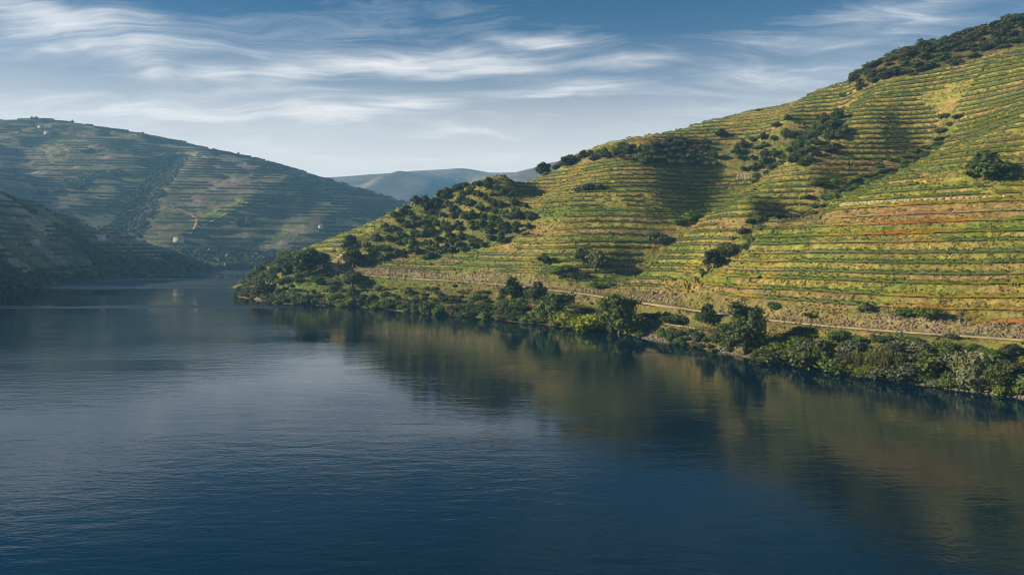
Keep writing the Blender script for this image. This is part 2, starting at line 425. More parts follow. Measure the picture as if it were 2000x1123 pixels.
NOSE = pix_line([(705, 520), (740, 480), (790, 430), (840, 400)], ZB)
FOLD = densify([P3(*q) for q in GF], 2.0)
BAYSPUR = pix_line([(1170, 545), (1205, 480), (1255, 410), (1300, 345), (1340, 315)], ZB)
ZB = ZB - crease(GULLY_A, 3.0, 8, .12, 14) - crease(GULLY_B, 3.0, 6, .12, 11) + crease(NOSE, 4.0, 18) - crease(FOLD, 2.5, 8, .2, 14) + crease(beside(GULLY_A, 12), 2.6, 8) + crease(beside(GULLY_B, 10), 2.4, 7) + crease(BAYSPUR, 2.0, 14)
land = sstep(-1, 12, ZB)
ZB = ZB + land * (1.7 * fbm(G.X, G.Y, 50, 2, 3) + 1.0 * fbm(G.X, G.Y, 18, 2, 9)) + (1 - land) * 0.9 * fbm(G.X, G.Y, 12, 3, 14)

ROAD_PX = [(2300, 690), (2150, 675), (2000, 662), (1860, 655), (1720, 645), (1600, 635), (1480, 624), (1360, 606), (1250, 591), (1120, 570), (1000, 556), (880, 548), (790, 544), (715, 540), (668, 534), (640, 525),
           (648, 512), (664, 497), (690, 481), (715, 466), (738, 452)]
ROAD = smooth_line(densify(smooth_line(np.array([hit(u, v, ZB) for u, v in ROAD_PX]), 1), 2.0), 12)
TRACK = smooth_line(pix_line([(1236, 612), (1262, 620), (1300, 632), (1345, 639), (1392, 645)], ZB), 8)
TRACK2 = smooth_line(pix_line([(538, 566), (580, 571), (640, 572), (700, 571), (770, 567), (825, 563)], ZB), 8)
DR, IR = near(G.X, G.Y, ROAD); RZ = ROAD[IR, 2]
TRACK3 = smooth_line(pix_line([(1262, 592), (1300, 578), (1340, 560), (1372, 540), (1384, 518)], ZB), 8)
LINES = [(ROAD, 2.6), (TRACK, 1.3), (TRACK2, 1.2), (TRACK3, 1.1)]


def poly_px(pl, F): return [tuple(hit(u, v, F)[:2]) for u, v in pl]


wx, wy = G.X + 4 * fbm(G.X, G.Y, 18, 3, 40), G.Y + 4 * fbm(G.X, G.Y, 18, 3, 41)
CLUMP = poly_px([(705, 512), (735, 470), (770, 425), (830, 395), (890, 372), (960, 366), (1010, 395), (1045, 425), (1030, 455), (960, 478), (900, 492), (800, 512)], ZB)
BAND = poly_px([(1062, 328), (1110, 322), (1250, 322), (1360, 328), (1470, 332), (1560, 336), (1640, 285), (1655, 262), (1560, 262), (1480, 268), (1400, 285), (1330, 275), (1250, 288), (1160, 300), (1085, 315)], ZB)
WOOD = poly_px([(1670, 176), (1760, 152), (1900, 120), (2000, 96), (2150, 45)], ZB)
WOOD = WOOD + [(640, 480), (640, 690), (300, 690), (220, 480)]
m_clump, m_band, m_wood = (in_poly(wx, wy, p) for p in (CLUMP, BAND, WOOD))
below = (ZB < RZ + 0.6) & (DR < 75)
above_d = np.where(ZB >= RZ, DR, 0)
tip = (G.X / G.Y * FPX + 1000 < 706 + 8 * fbm(G.X, G.Y, 20, 2, 5)) & ~((G.X / G.Y * FPX + 1000 > 560) & (ZB > 16.5) & (G.X / G.Y * FPX + 1000 < 760) & (DR > 9))
DG_A = near(G.X, G.Y, GULLY_A)[0]; DG_B = near(G.X, G.Y, GULLY_B)[0]
gul = (DG_A < 4.5 + 2 * fbm(G.X, G.Y, 15, 2, 21)) | (DG_B < 3.8 + 2 * fbm(G.X, G.Y, 15, 2, 22))
TERR = ~((m_clump & (fbm(G.X, G.Y, 16, 2, 86) > 0.15)) | m_wood | below | tip | gul | (m_band & (fbm(G.X, G.Y, 25, 2, 77) > -0.45)))
TERR &= above_d > 6.5
TM = blur(TERR.astype(float), 2)
ROCKY = np.where((ZB > RZ) & (DR < 4.5 + 8 * fbm(G.X, G.Y, 26, 3, 55) + 4 * sstep(1500, 1800, G.X / G.Y * FPX + 1000)) & (DR > 2), 1.0, 0.0) * (ZB > 0)
ROCKY = blur(ROCKY, 2)

LV = [10.5]
_lr = np.random.default_rng(4)
while LV[-1] < 150: LV.append(LV[-1] + (2.75 if LV[-1] < 46 else 2.35) * (0.80 + 0.42 * _lr.random()))
LV = np.array(LV)


def side(x, y, L, ext=90.0):
    """> 0 on the right of a line walked uphill"""
    e0 = L[0, :2] - (L[6, :2] - L[0, :2]) / np.linalg.norm(L[6, :2] - L[0, :2]) * ext
    e1 = L[-1, :2] + (L[-1, :2] - L[-12, :2]) / np.linalg.norm(L[-1, :2] - L[-12, :2]) * ext
    P = densify(np.vstack([e0[None], L[:, :2], e1[None]]), 2.0); _, I = near(x, y, P); I = np.clip(I, 1, len(P) - 2)
    T = P[I + 1] - P[I - 1]; return (x - P[I, 0]) * T[..., 1] - (y - P[I, 1]) * T[..., 0]


# the terraces of the three faces were cut at different heights
OFF = np.full(G.X.shape, 2.1); OFF[side(G.X, G.Y, GULLY_A) > 0] = 0.9; OFF[side(G.X, G.Y, GULLY_B) > 0] = 0.0
OFF = OFF + 1.5 * fbm(G.X, G.Y, 65, 2, 15)
ZL = ZB + OFF


def terrace(z):
    """bench and bank: a flat platform to plant on, then a steep bank up to the next; also the place within the step (0 = outer edge)"""
    k = np.clip(np.searchsorted(LV, z, side='right') - 1, 0, len(LV) - 2)
    lo, st = LV[k], LV[k + 1] - LV[k]; p = np.clip((z - lo) / st, 0, 1)
    g = np.where(p < 0.36, 0.05 * p / 0.36, 0.05 + 0.95 * sstep(0, 1, 0.10 + 0.86 * (p - 0.36) / 0.64) / 1.0)
    g = np.where(p < 0.36, g, np.clip(0.05 + 0.95 * (p - 0.36) / 0.64, 0, 1))
    return np.where(z < LV[0], z, lo + st * g), np.where(z < LV[0], 1.0, p), k


def height(x, y):
    zb = G.samp(ZB, x, y); tm = G.samp(TM, x, y)
    of = G.samp(OFF, x, y); zt, p, k = terrace(zb + of); zt = zt - of
    z = zb * (1 - tm) + zt * tm
    bank = np.where(p > 0.34, 1.0, 0.25) * tm + (1 - tm)
    z = z + bank * (0.34 * fbm(x, y, 2.2, 3, 61) + 0.25 * (1 - tm) * fbm(x, y, 7, 3, 62)) * sstep(0.0, 1.5, zb)
    rk = G.samp(ROCKY, x, y)
    z = z + rk * 0.7 * np.abs(fbm(x, y, 3.2, 4, 63))
    for L, w in LINES:
        sel = np.zeros(np.shape(x), bool)
        b0, b1 = L[:, :2].min(0) - 9, L[:, :2].max(0) + 9
        sel = (x > b0[0]) & (x < b1[0]) & (y > b0[1]) & (y < b1[1])
        if sel.any():
            D, I = near(x[sel], y[sel], L); f = 1 - sstep(w + 0.3, w + 3.6, D)
            z[sel] = z[sel] * (1 - f) + (L[I, 2] - 0.06) * f
    return z, zb, p, k, tm, rk


def lerp(a, b, t): return a + (np.asarray(b) - a) * np.asarray(t)[..., None]


def hill_colour(x, y, z, zb, p, tm, rk, k=None):
    n1 = fbm(x, y, 34, 3, 101); n2 = fbm(x, y, 8, 3, 102); n3 = fbm(x, y, 70, 2, 103)
    uu = x / np.maximum(y, 1) * FPX + 1000
    green = np.array((0.100, 0.145, 0.022)); dry = np.array((0.285, 0.235, 0.060)); soil = np.array((0.285, 0.185, 0.085))
    rock = np.array((0.215, 0.160, 0.095)); scrub = np.array((0.092, 0.100, 0.030))
    dryness = np.clip(0.42 + 0.55 * n1 + 0.35 * n2 + 0.22 * n3 + 0.16 * sstep(1300, 1800, uu), 0, 1)
    if k is not None:      # every terrace is its own plot, worked differently
        plot = _hash(k.astype(np.int64), np.floor((x - y) / 70 + 3 * fbm(x, y, 60, 1, 108)).astype(np.int64), 5); dryness = np.clip(dryness + (plot - 0.5) * 0.75, 0, 1)
    c = lerp(np.broadcast_to(green, x.shape + (3,)), dry, dryness)
    if k is not None: c = lerp(c, soil * 0.8, (sstep(0.72, 0.85, _hash(k.astype(np.int64), np.floor((x - y) / 90 + 2 * fbm(x, y, 60, 1, 109)).astype(np.int64), 9)) * 0.7))
    c = lerp(c, soil, sstep(0.25, 0.6, fbm(x, y, 13, 3, 104)) * 0.6)
    bench = (1 - sstep(0.30, 0.40, p)) * tm
    c = lerp(c, lerp(np.broadcast_to(soil * 1.15, x.shape + (3,)), green, sstep(-0.1, 0.5, fbm(x, y, 20, 2, 105)) * 0.7), bench * 0.85)
    wild = (1 - tm)
    c = lerp(c, scrub, np.maximum(wild, 0.95 * G.samp(m_clump.astype(float), x, y)) * np.clip(0.62 + 0.5 * n2, 0, 1))
    c = lerp(c, (0.075, 0.066, 0.030), 0.85 * G.samp(m_wood.astype(float), x, y))
    c = lerp(c, rock, np.clip(rk * (0.75 + 0.6 * fbm(x, y, 6, 2, 107)), 0, 1))
    c = lerp(c, rock * 0.85, (1 - sstep(0.3, 2.2, zb)) * np.clip(0.7 + n2, 0, 1))
    return c


def fan(u0, u1, nu, d0, d1, nd, extra=None):
    a = np.linspace((u0 - 1000) / FPX, (u1 - 1000) / FPX, nu); d = np.geomspace(d0, d1, nd)
    if extra is not None: d = np.r_[d, np.geomspace(d1, extra[0], extra[1] + 1)[1:]]; nd = len(d)
    A, D = np.meshgrid(a, d); X = A * D; Y = D
    i = np.arange(nd - 1)[:, None] * nu + np.arange(nu - 1)[None]
    Q = np.stack([i, i + 1, i + nu + 1, i + nu], -1).reshape(-1, 4)
    return X, Y, Q


def keep_faces(V, Q, ok, col=None):
    Q = Q[ok[Q].any(1)]; used = np.zeros(len(V), bool); used[Q.ravel()] = True
    ren = np.cumsum(used) - 1
    return V[used], ren[Q], (col[used] if col is not None else None), used


X, Y, Q = fan(430, 2250, 900, 118, 460, 800, (640, 70))
x, y = X.ravel(), Y.ravel()
z, zb, p, k, tm, rk = height(x, y)
col = hill_colour(x, y, z, zb, p, tm, rk, k)
V = np.stack([x, y, z], 1)
far_back = (y > 470) & (x > 60)
V2, Q2, col2, _ = keep_faces(V, Q, (z > -2.5) & ~far_back, col)
tag(obj('hillside', mesh('hillside', V2, Q2, M['ground'], col2, True)), 'terraced vineyard hillside rising from the far right bank', 'hillside', kind='structure')
ZF = height(G.X, G.Y)[0]


def ground(x, y): return float(height(np.array([x, ], float), np.array([y, ], float))[0][0])


def strip(name, L, w, mat, lift=0.03, crown=0.02):
    T = np.gradient(L[:, :2], axis=0); T /= np.linalg.norm(T, axis=1)[:, None]; N = np.stack([-T[:, 1], T[:, 0]], 1)
    n = len(L); offs = [-1, -0.96, -0.4, 0.4, 0.96, 1]; hs = [-0.25, 0, crown, crown, 0, -0.25]; V = []
    for o, h in zip(offs, hs):
        ww = w * (1 + 0.10 * fbm(L[:, 0] + o * 30, L[:, 1], 6, 2, 5))
        V.append(np.concatenate([L[:, :2] + N * (o * ww)[:, None], (L[:, 2] + lift + h)[:, None]], 1))
    V = np.stack(V, 1).reshape(-1, 3); m = len(offs)
    i = np.arange(n - 1)[:, None] * m + np.arange(m - 1)[None]
    F = np.stack([i, i + m, i + m + 1, i + 1], -1).reshape(-1, 4)
    return obj(name, mesh(name, V, F, mat, None, True))


tag(strip('road', ROAD, 1.9, M['road']), 'narrow pale road along the foot of the terraces', 'road', kind='structure')
tag(strip('path', TRACK, 1.2, M['road']), 'pale footpath sloping down to the river below the road', 'path', kind='structure')
tag(strip('path', TRACK3, 1.0, M['path']), 'earth track climbing from the road to the mouth of the gully', 'path', kind='structure')
tag(strip('path', TRACK2, 1.1, M['path']), 'ochre earth track above the trees of the promontory', 'path', kind='structure')

# ------------------------------------------------------------------ river
wm = mesh('river', [(-3000, -600, 0), (3000, -600, 0), (3000, 3900, 0), (-3000, 3900, 0)], np.array([[0, 1, 2, 3]]), M['water'])
tag(obj('river', wm), 'broad calm dark blue river', 'river', kind='structure')
rb = mesh('riverbed', [(-3100, -650, -14), (3100, -650, -14), (3100, 3950, -14), (-3100, 3950, -14)], np.array([[0, 1, 2, 3]]), M['rock'])
tag(obj('ground', rb), 'river bed under the water', 'ground', kind='structure')

# ------------------------------------------------------------------ hills up the river
def far_hill(name, cols, extra, fanargs, creases, noise, step, colours, label, lam=0.02, bush=None):
    pts = []
    for u, vd, dz in cols: pts += [P3(u, v, d) for v, d in vd] + [((u - 1000) / FPX * d, d, z) for d, z in dz]
    T = TPS(pts + extra, lam)
    X, Y, Q = fan(*fanargs); x, y = X.ravel(), Y.ravel(); z = T(x, y)
    for pl, amp, wd in creases:
        L = densify([P3(u, v, d)[:2] for u, v, d in pl], wd / 6)
        D, _ = near(x, y, L); z = z + amp * np.exp(-(np.sqrt((D / wd) ** 2 + 0.04) - 0.2) * 1.5) * sstep(0, 30, z)
    for wl, am, sd_ in noise: z = z + am * fbm(x, y, wl, 3, sd_) * sstep(0, 25, z)
    zb = z.copy()
    pat = fbm(x, y, 160, 3, 200); tm = sstep(-0.55, -0.35, pat) * sstep(6, 14, zb)
    if step:
        q = zb / step; f = q - np.floor(q)
        zt = step * (np.floor(q) + np.where(f < 0.42, 0.06 * f / 0.42, 0.06 + 0.94 * (f - 0.42) / 0.58)); z = zb * (1 - tm) + zt * tm
    else: f = np.ones_like(z)
    z = z + 0.5 * fbm(x, y, 9, 3, 210) * (1 - 0.5 * tm)
    g, d_, s_, sc = (np.array(c) for c in colours)
    n1 = fbm(x, y, 190, 3, 201); n2 = fbm(x, y, 45, 3, 202)
    col = lerp(np.broadcast_to(g, x.shape + (3,)), d_, sstep(-0.35, 0.4, n1 + 0.4 * n2))
    col = lerp(col, s_, sstep(0.1, 0.5, n2) * 0.7)
    if step:      # plots of different age and tilth
        pl = _hash(np.floor(zb / (step * 4) + fbm(x, y, 90, 1, 204)).astype(np.int64), np.floor(x / 75 + 1.5 * fbm(x, y, 110, 1, 205)).astype(np.int64), 6); col = col * (0.72 + 0.6 * pl)[:, None]
    if name == 'hill' and step > 6:
        Dg, _ = near(x, y, densify([P3(u, v, d)[:2] for u, v, d in [(395, 438, 1100), (450, 415, 1150), (505, 386, 1225)]], 10)); col = lerp(col, (0.17, 0.20, 0.05), (1 - sstep(14, 24, Dg)) * 0.9)
    col = lerp(col, sc, (1 - tm) * 0.85)
    if step: col = lerp(col, sc * 0.75, np.exp(-((f - 0.12) / 0.14) ** 2) * tm * 0.8)
    V = np.stack([x, y, z], 1)
    V2, Q2, c2, _ = keep_faces(V, Q, z > -3, col)
    o = tag(obj(name, mesh(name, V2, Q2, M['far'], c2, True)), label, 'hill', kind='structure')
    return T, (X, Y, z.reshape(X.shape), zb.reshape(X.shape), tm.reshape(X.shape))


FARCOL = [(0.115, 0.122, 0.048), (0.235, 0.19, 0.115), (0.25, 0.185, 0.135), (0.080, 0.082, 0.046)]
L1 = [
    (-250, [(215, 1650), (330, 1250), (420, 950)], [(800, 30), (2100, 330)]),
    (0, [(238, 1600), (330, 1150), (400, 950)], [(820, 45), (2000, 300)]),
    (75, [(234, 1600), (350, 1150), (420, 950)], [(850, 45), (2000, 300)]),
    (150, [(241, 1580), (330, 1300), (440, 1030)], [(900, 25), (2000, 290)]),
    (245, [(259, 1560), (350, 1270), (440, 1060), (480, 1000)], [(930, 6), (2000, 265)]),
    (330, [(279, 1540), (360, 1250), (440, 1090), (500, 985), (525, 935)], [(900, -6), (2000, 240)]),
    (430, [(299, 1500), (380, 1220), (450, 1080), (500, 1000), (525, 935)], [(890, -6), (2000, 200)]),
    (520, [(323, 1450), (400, 1200), (460, 1080), (523, 980)], [(930, -6), (2000, 170)]),
    (620, [(354, 1400), (420, 1180), (470, 1080)], [(1010, 0), (960, -8), (2000, 130)]),
    (700, [(379, 1380), (430, 1200)], [(1020, 0), (960, -8), (2000, 100)]),
    (790, [(406, 1350), (450, 1180)], [(1030, 0), (970, -8), (2000, 70)]),
    (900, [], [(1330, 70), (1040, 0), (980, -8), (2000, 40)]),
    (1150, [], [(1400, 30), (1150, -4), (2000, 30)]),
]
T1, F1 = far_hill('hill', L1, [], (-120, 1000, 640, 860, 1900, 420),
                  [([(235, 452, 1040), (275, 395, 1160), (310, 345, 1290), (345, 300, 1440)], -14, 45), ([(70, 440, 930), (90, 390, 1040), (60, 320, 1250), (50, 270, 1420)], -20, 95),
                   ([(365, 470, 1040), (395, 438, 1100), (450, 415, 1150), (500, 388, 1220), (560, 352, 1350)], 7, 60), ([(330, 480, 1020), (300, 420, 1120), (345, 335, 1320), (400, 300, 1480)], 10, 60),
                   ([(540, 500, 1030), (600, 450, 1110), (690, 400, 1260)], 4, 50), ([(470, 490, 1010), (560, 430, 1130), (620, 380, 1290)], -5, 55)],
                  [(180, 6, 301), (60, 2.5, 302)], 6.4, FARCOL, 'broad hazy terraced hill filling the left of the valley')
L2 = [
    (-320, [(640, 262)], [(300, 14), (400, 30), (600, 50), (240, -6), (760, 60)]),
    (-150, [(610, 323), (500, 380)], [(300, -6), (480, 45), (620, 68), (760, 72)]),
    (0, [(578, 428), (498, 452), (470, 520), (430, 590), (373, 650)], [(408, -6), (730, 80), (860, 60)]),
    (50, [(566, 488), (500, 560), (440, 630), (392, 690)], [(465, -6), (760, 72), (860, 55)]),
    (100, [(556, 552), (500, 610), (450, 665), (410, 720)], [(525, -6), (800, 64), (880, 40)]),
    (200, [(545, 646), (500, 715), (455, 800)], [(615, -6), (880, 42), (940, 20)]),
    (300, [(538, 724), (505, 790), (480, 850)], [(690, -6), (920, 24), (980, 4)]),
    (370, [(531, 823), (508, 890)], [(790, -6), (940, 8), (1000, -4)]),
    (430, [(527, 894)], [(860, -6), (960, -6)]), (520, [], [(900, -8)]),
]
T2, F2 = far_hill('hill', L2, [], (-420, 450, 560, 250, 960, 420), [([(120, 520, 600), (90, 460, 660), (60, 410, 690)], -7, 22)],
                  [(90, 3.0, 311), (30, 1.5, 312)], 4.3, [(0.17, 0.19, 0.060), (0.31, 0.27, 0.14), (0.33, 0.25, 0.16), (0.14, 0.15, 0.065)], 'lower terraced spur on the left bank above the water')
FC = [(0.105, 0.092, 0.065), (0.19, 0.155, 0.11), (0.20, 0.155, 0.12), (0.08, 0.075, 0.06)]
L4 = [(870, [(331, 3500)], []), (480, [(360, 3500)], [(2300, 60), (4000, 300)]), (630, [(352, 3500)], [(2300, 60), (4000, 300)]), (720, [(342, 3500)], [(2300, 60), (4000, 320)]), (800, [(336, 3520)], [(2300, 50), (4000, 330)]), (905, [(329, 3500)], [(2300, 50), (4000, 350)]),
      (960, [(338, 3480)], [(2300, 60), (4000, 330)]), (1050, [(335, 3500)], [(2300, 60), (4000, 330)]), (1250, [(345, 3500)], [(2300, 60), (4000, 300)])]
far_hill('hill', L4, [], (440, 1260, 240, 2200, 3850, 160), [([(700, 420, 2700), (745, 392, 2950), (780, 384, 3030)], 46, 120), ([(640, 420, 2600), (690, 365, 3100), (720, 362, 3200)], -34, 120), ([(820, 420, 2600), (870, 380, 3000), (905, 360, 3150)], -50, 130), ([(760, 430, 2500), (810, 390, 2800), (850, 375, 3000)], 16, 110)],
         [(420, 9, 321), (140, 4, 322)], 0, FC, 'pale blue mountain closing the end of the valley')
L5 = [(1150, [(310, 2700)], [(2000, 20), (3000, 300)]), (1000, [(337, 2600)], [(1950, 0), (2950, 260)]), (900, [(376, 2400)], [(1900, 0), (2800, 180)]), (830, [(399, 2300)], [(1850, 0), (2700, 140)]), (760, [(418, 2250)], [(1800, 0), (2600, 110)])]
far_hill('hill', L5, [], (740, 1160, 200, 1850, 2900, 120), [([(950, 420, 2150), (930, 385, 2330), (960, 355, 2500)], -22, 70)], [(200, 8, 331), (70, 4, 332)], 0, FC, 'hazy slope in front of the far mountain')


# ------------------------------------------------------------------ vine rows along the terraces
def contour_segments(X, Y, Z, level):
    """marching squares: for every crossed cell the two crossed edges and their points"""
    ny, nx = Z.shape; A = Z >= level
    code = A[:-1, :-1] * 1 + A[:-1, 1:] * 2 + A[1:, 1:] * 4 + A[1:, :-1] * 8
    jj, ii = np.nonzero((code > 0) & (code < 15))
    tab = {1: [(3, 0)], 2: [(0, 1)], 3: [(3, 1)], 4: [(1, 2)], 5: [(3, 0), (1, 2)], 6: [(0, 2)], 7: [(3, 2)], 8: [(2, 3)], 9: [(2, 0)], 10: [(0, 1), (2, 3)], 11: [(2, 1)], 12: [(1, 3)], 13: [(1, 0)], 14: [(0, 3)]}
    segs = []; cc = code[jj, ii]
    for j, i, c in zip(jj.tolist(), ii.tolist(), cc.tolist()):
        ed = {0: (j, i, j, i + 1), 1: (j, i + 1, j + 1, i + 1), 2: (j + 1, i, j + 1, i + 1), 3: (j, i, j + 1, i)}
        for a, b in tab[c]: segs.append((ed[a], ed[b]))
    return segs


def edge_point(X, Y, Z, e, level):
    j0, i0, j1, i1 = e; z0, z1 = Z[j0, i0], Z[j1, i1]; t = (level - z0) / (z1 - z0) if z1 != z0 else 0.5
    return (X[j0, i0] + t * (X[j1, i1] - X[j0, i0]), Y[j0, i0] + t * (Y[j1, i1] - Y[j0, i0]))


def link_lines(segs):
    nb = {}
    for a, b in segs: nb.setdefault(a, []).append(b); nb.setdefault(b, []).append(a)
    seen = set(); out = []
    starts = [e for e, l in nb.items() if len(l) == 1] + list(nb)
    for s0 in starts:
        if s0 in seen: continue
        ln = [s0]; seen.add(s0); cur = s0
        while True:
            nx = [e for e in nb[cur] if e not in seen]
            if not nx: break
            cur = nx[0]; seen.add(cur); ln.append(cur)
        if len(ln) > 4: out.append(ln)
    return out


def zone_of(x, y, zb):
    u = x / y * FPX + 1000
    zn = np.full(np.shape(x), 'bay', dtype=object)
    zn[zb > 69] = 'upper'; zn[u < 706] = 'point'
    zn[side(x, y, GULLY_A) > 0] = 'spur'; zn[side(x, y, GULLY_B) > 0] = 'near'
    return zn


ZWORDS = {'near': 'the slope right of both gullies', 'spur': 'the spur between the gullies', 'bay': 'the slope left of the gullies',
          'upper': 'the upper slope above the tree belt', 'point': 'the low promontory slope'}


def row_colour(x, y, n):
    """vine leaves in early autumn: green, turning yellow and rust in patches along a row"""
    u = x / y * FPX + 1000
    a = fbm(x, y, 26, 3, 401) + 0.42 * sstep(1450, 1900, u) * (1 - sstep(38, 50, G.samp(ZB, x, y))) + 0.12 * fbm(x, y, 3, 2, 402)
    g = np.array((0.078, 0.110, 0.016)); yl = np.array((0.22, 0.19, 0.026)); rs = np.array((0.30, 0.135, 0.022))
    c = lerp(np.broadcast_to(g, np.shape(x) + (3,)), yl, sstep(0.10, 0.40, a)); c = lerp(c, rs, sstep(0.36, 0.66, a - 0.25 * sstep(40, 52, G.samp(ZB, x, y))) * (u > 1350))
    return c * (0.75 + 0.5 * n)[..., None]


def hedge(L, hgt, wid, step, leaves, r):
    """one stretch of trellised vines: an uneven wall of foliage with leaf tufts standing off it"""
    n = len(L); T = np.gradient(L[:, :2], axis=0); T /= np.linalg.norm(T, axis=1)[:, None] + 1e-9; N = np.stack([-T[:, 1], T[:, 0]], 1)
    prof = [(-.5, .28), (-.62, .62), (-.3, 1.0), (.3, 1.0), (.62, .62), (.5, .28)]
    gap = np.clip(0.75 + 0.4 * fbm(L[:, 0], L[:, 1], 2.2, 2, 411) + 0.32 * r.standard_normal(n), 0.12, 1.3)
    V = np.empty((n, 6, 3)); cc = np.empty((n, 6, 3))
    for j, (o, h) in enumerate(prof):
        w = wid * o * (0.8 + 0.5 * r.random(n)); hh = hgt * h * (0.35 + 0.65 * gap) * (0.9 + 0.25 * r.random(n))
        V[:, j, :2] = L[:, :2] + N * w[:, None] + T * (step * 0.25 * r.standard_normal(n))[:, None]; V[:, j, 2] = L[:, 2] + hh
        cc[:, j] = row_colour(L[:, 0], L[:, 1], r.random(n))
    i = np.arange(n - 1)[:, None] * 6 + np.arange(5)[None]
    F = np.stack([i, i + 6, i + 7, i + 1], -1).reshape(-1, 4)
    V = V.reshape(-1, 3); cc = cc.reshape(-1, 3)
    if leaves:
        m = n * leaves; b = r.integers(0, n, m); s = r.random(m)
        th = r.random(m) * math.pi; ca = np.cos(th) * wid * 0.62; ha = 0.35 + 0.75 * np.sin(th) * (0.4 + 0.6 * gap[b])
        cx = L[b, :2] + N[b] * ca[:, None] + T[b] * ((s - .5) * step)[:, None]; cz = L[b, 2] + hgt * ha
        ctr = np.concatenate([cx, cz[:, None]], 1)
        d1 = r.standard_normal((m, 3)); d1 /= np.linalg.norm(d1, axis=1)[:, None]; d2 = np.cross(d1, r.standard_normal((m, 3))); d2 /= np.linalg.norm(d2, axis=1)[:, None]
        sz = (0.16 + 0.16 * r.random(m))[:, None] * (1.0 if step < 1.0 else 1.5)
        q = np.stack([ctr - d1 * sz, ctr + d2 * sz * .8, ctr + d1 * sz, ctr - d2 * sz * .8], 1).reshape(-1, 3)
        qc = np.repeat(row_colour(cx[:, 0], cx[:, 1], r.random(m) * 1.3), 4, 0)
        F = np.concatenate([F, len(V) + np.arange(m * 4).reshape(-1, 4)]); V = np.concatenate([V, q]); cc = np.concatenate([cc, qc])
    return V, F, cc


def build_rows():
    r = np.random.default_rng(21); rows = {}
    sub = (slice(None, None, 1), slice(None, None, 1))
    X, Y, Z = G.X, G.Y, ZL
    for k in range(len(LV) - 1):
        st = LV[k + 1] - LV[k]
        for kind, pp in (('outer', 0.09), ('inner', 0.30)):
            if kind == 'inner' and LV[k] > 34: continue
            lev = LV[k] + pp * st
            for ln in link_lines(contour_segments(X, Y, Z, lev)):
                P = np.array([edge_point(X, Y, Z, e, lev) for e in ln])
                if len(P) < 6: continue
                P = smooth_line(densify(P, 0.8), 4); x, y = P[:, 0], P[:, 1]
                u = x / y * FPX + 1000; zb = G.samp(ZB, x, y)
                ok = (G.samp(TM, x, y) > 0.72) & (u > 470) & (u < 2120) & (y < 460)
                # planting gaps
                ok &= fbm(x, y, 15, 2, 430) > -0.62
                ok &= ~((G.samp(m_band.astype(float), x, y) > 0.5)) & ~((G.samp(m_clump.astype(float), x, y) > 0.5) & (fbm(x, y, 30, 2, 431) > -0.25))
                zn = zone_of(x, y, zb)
                cut = np.r_[0, np.nonzero((ok[1:] != ok[:-1]) | (zn[1:] != zn[:-1]))[0] + 1, len(P)]
                for a, b in zip(cut[:-1], cut[1:]):
                    if not ok[a] or b - a < 15: continue
                    L = P[a:b]; d = L[:, 1].mean(); step = 0.8
                    if d > 330: L = L[::2]; step = 1.6
                    zz = height(L[:, 0], L[:, 1])[0] - 0.05
                    rows.setdefault((zn[a], k, kind), []).append((hedge(np.concatenate([L, zz[:, None]], 1), 1.3, 0.62, step, 6, r), L))
    order = {}
    for zn in ZWORDS:
        ks = sorted({k for (z_, k, kd) in rows if z_ == zn}); order[zn] = {k: i + 1 for i, k in enumerate(ks)}
    for (zn, k, kd), parts in sorted(rows.items(), key=lambda t: (t[0][0], t[0][1], t[0][2])):
        # stretches with a real gap between them are rows of their own
        parts.sort(key=lambda t: (t[1][:, 0] / t[1][:, 1]).mean()); runs = [[parts[0]]]
        for p_ in parts[1:]:
            q_ = runs[-1][-1][1]; gp = min(np.linalg.norm(p_[1][i] - q_[j]) for i in (0, -1) for j in (0, -1))
            (runs[-1].append(p_) if gp < 9.0 else runs.append([p_]))
        for ri, run in enumerate(runs):
            V = np.concatenate([p_[0][0] for p_ in run]); cc = np.concatenate([p_[0][2] for p_ in run]); off = 0; F = []
            for p_ in run: F.append(p_[0][1] + off); off += len(p_[0][0])
            o = obj('vine_row', mesh('vine_row', V, np.concatenate(F), M['vine'], cc, False))
            c = cc.mean(0); hue = 'rust-tinged' if c[0] > 0.165 else ('yellowing' if c[0] > 0.115 else 'green')
            who = 'inner vine row' if kd == 'inner' else 'edge vine row' if LV[k] <= 34 else 'vine row'
            part = '' if len(runs) == 1 else ', ' + ordinal(ri + 1) + ' piece'
            tag(o, f'{hue} {who}{part}, {ordinal(order[zn][k])} terrace up {ZWORDS[zn]}', 'vine row', 'vine rows along the hillside terraces')
    return len(rows)


build_rows()


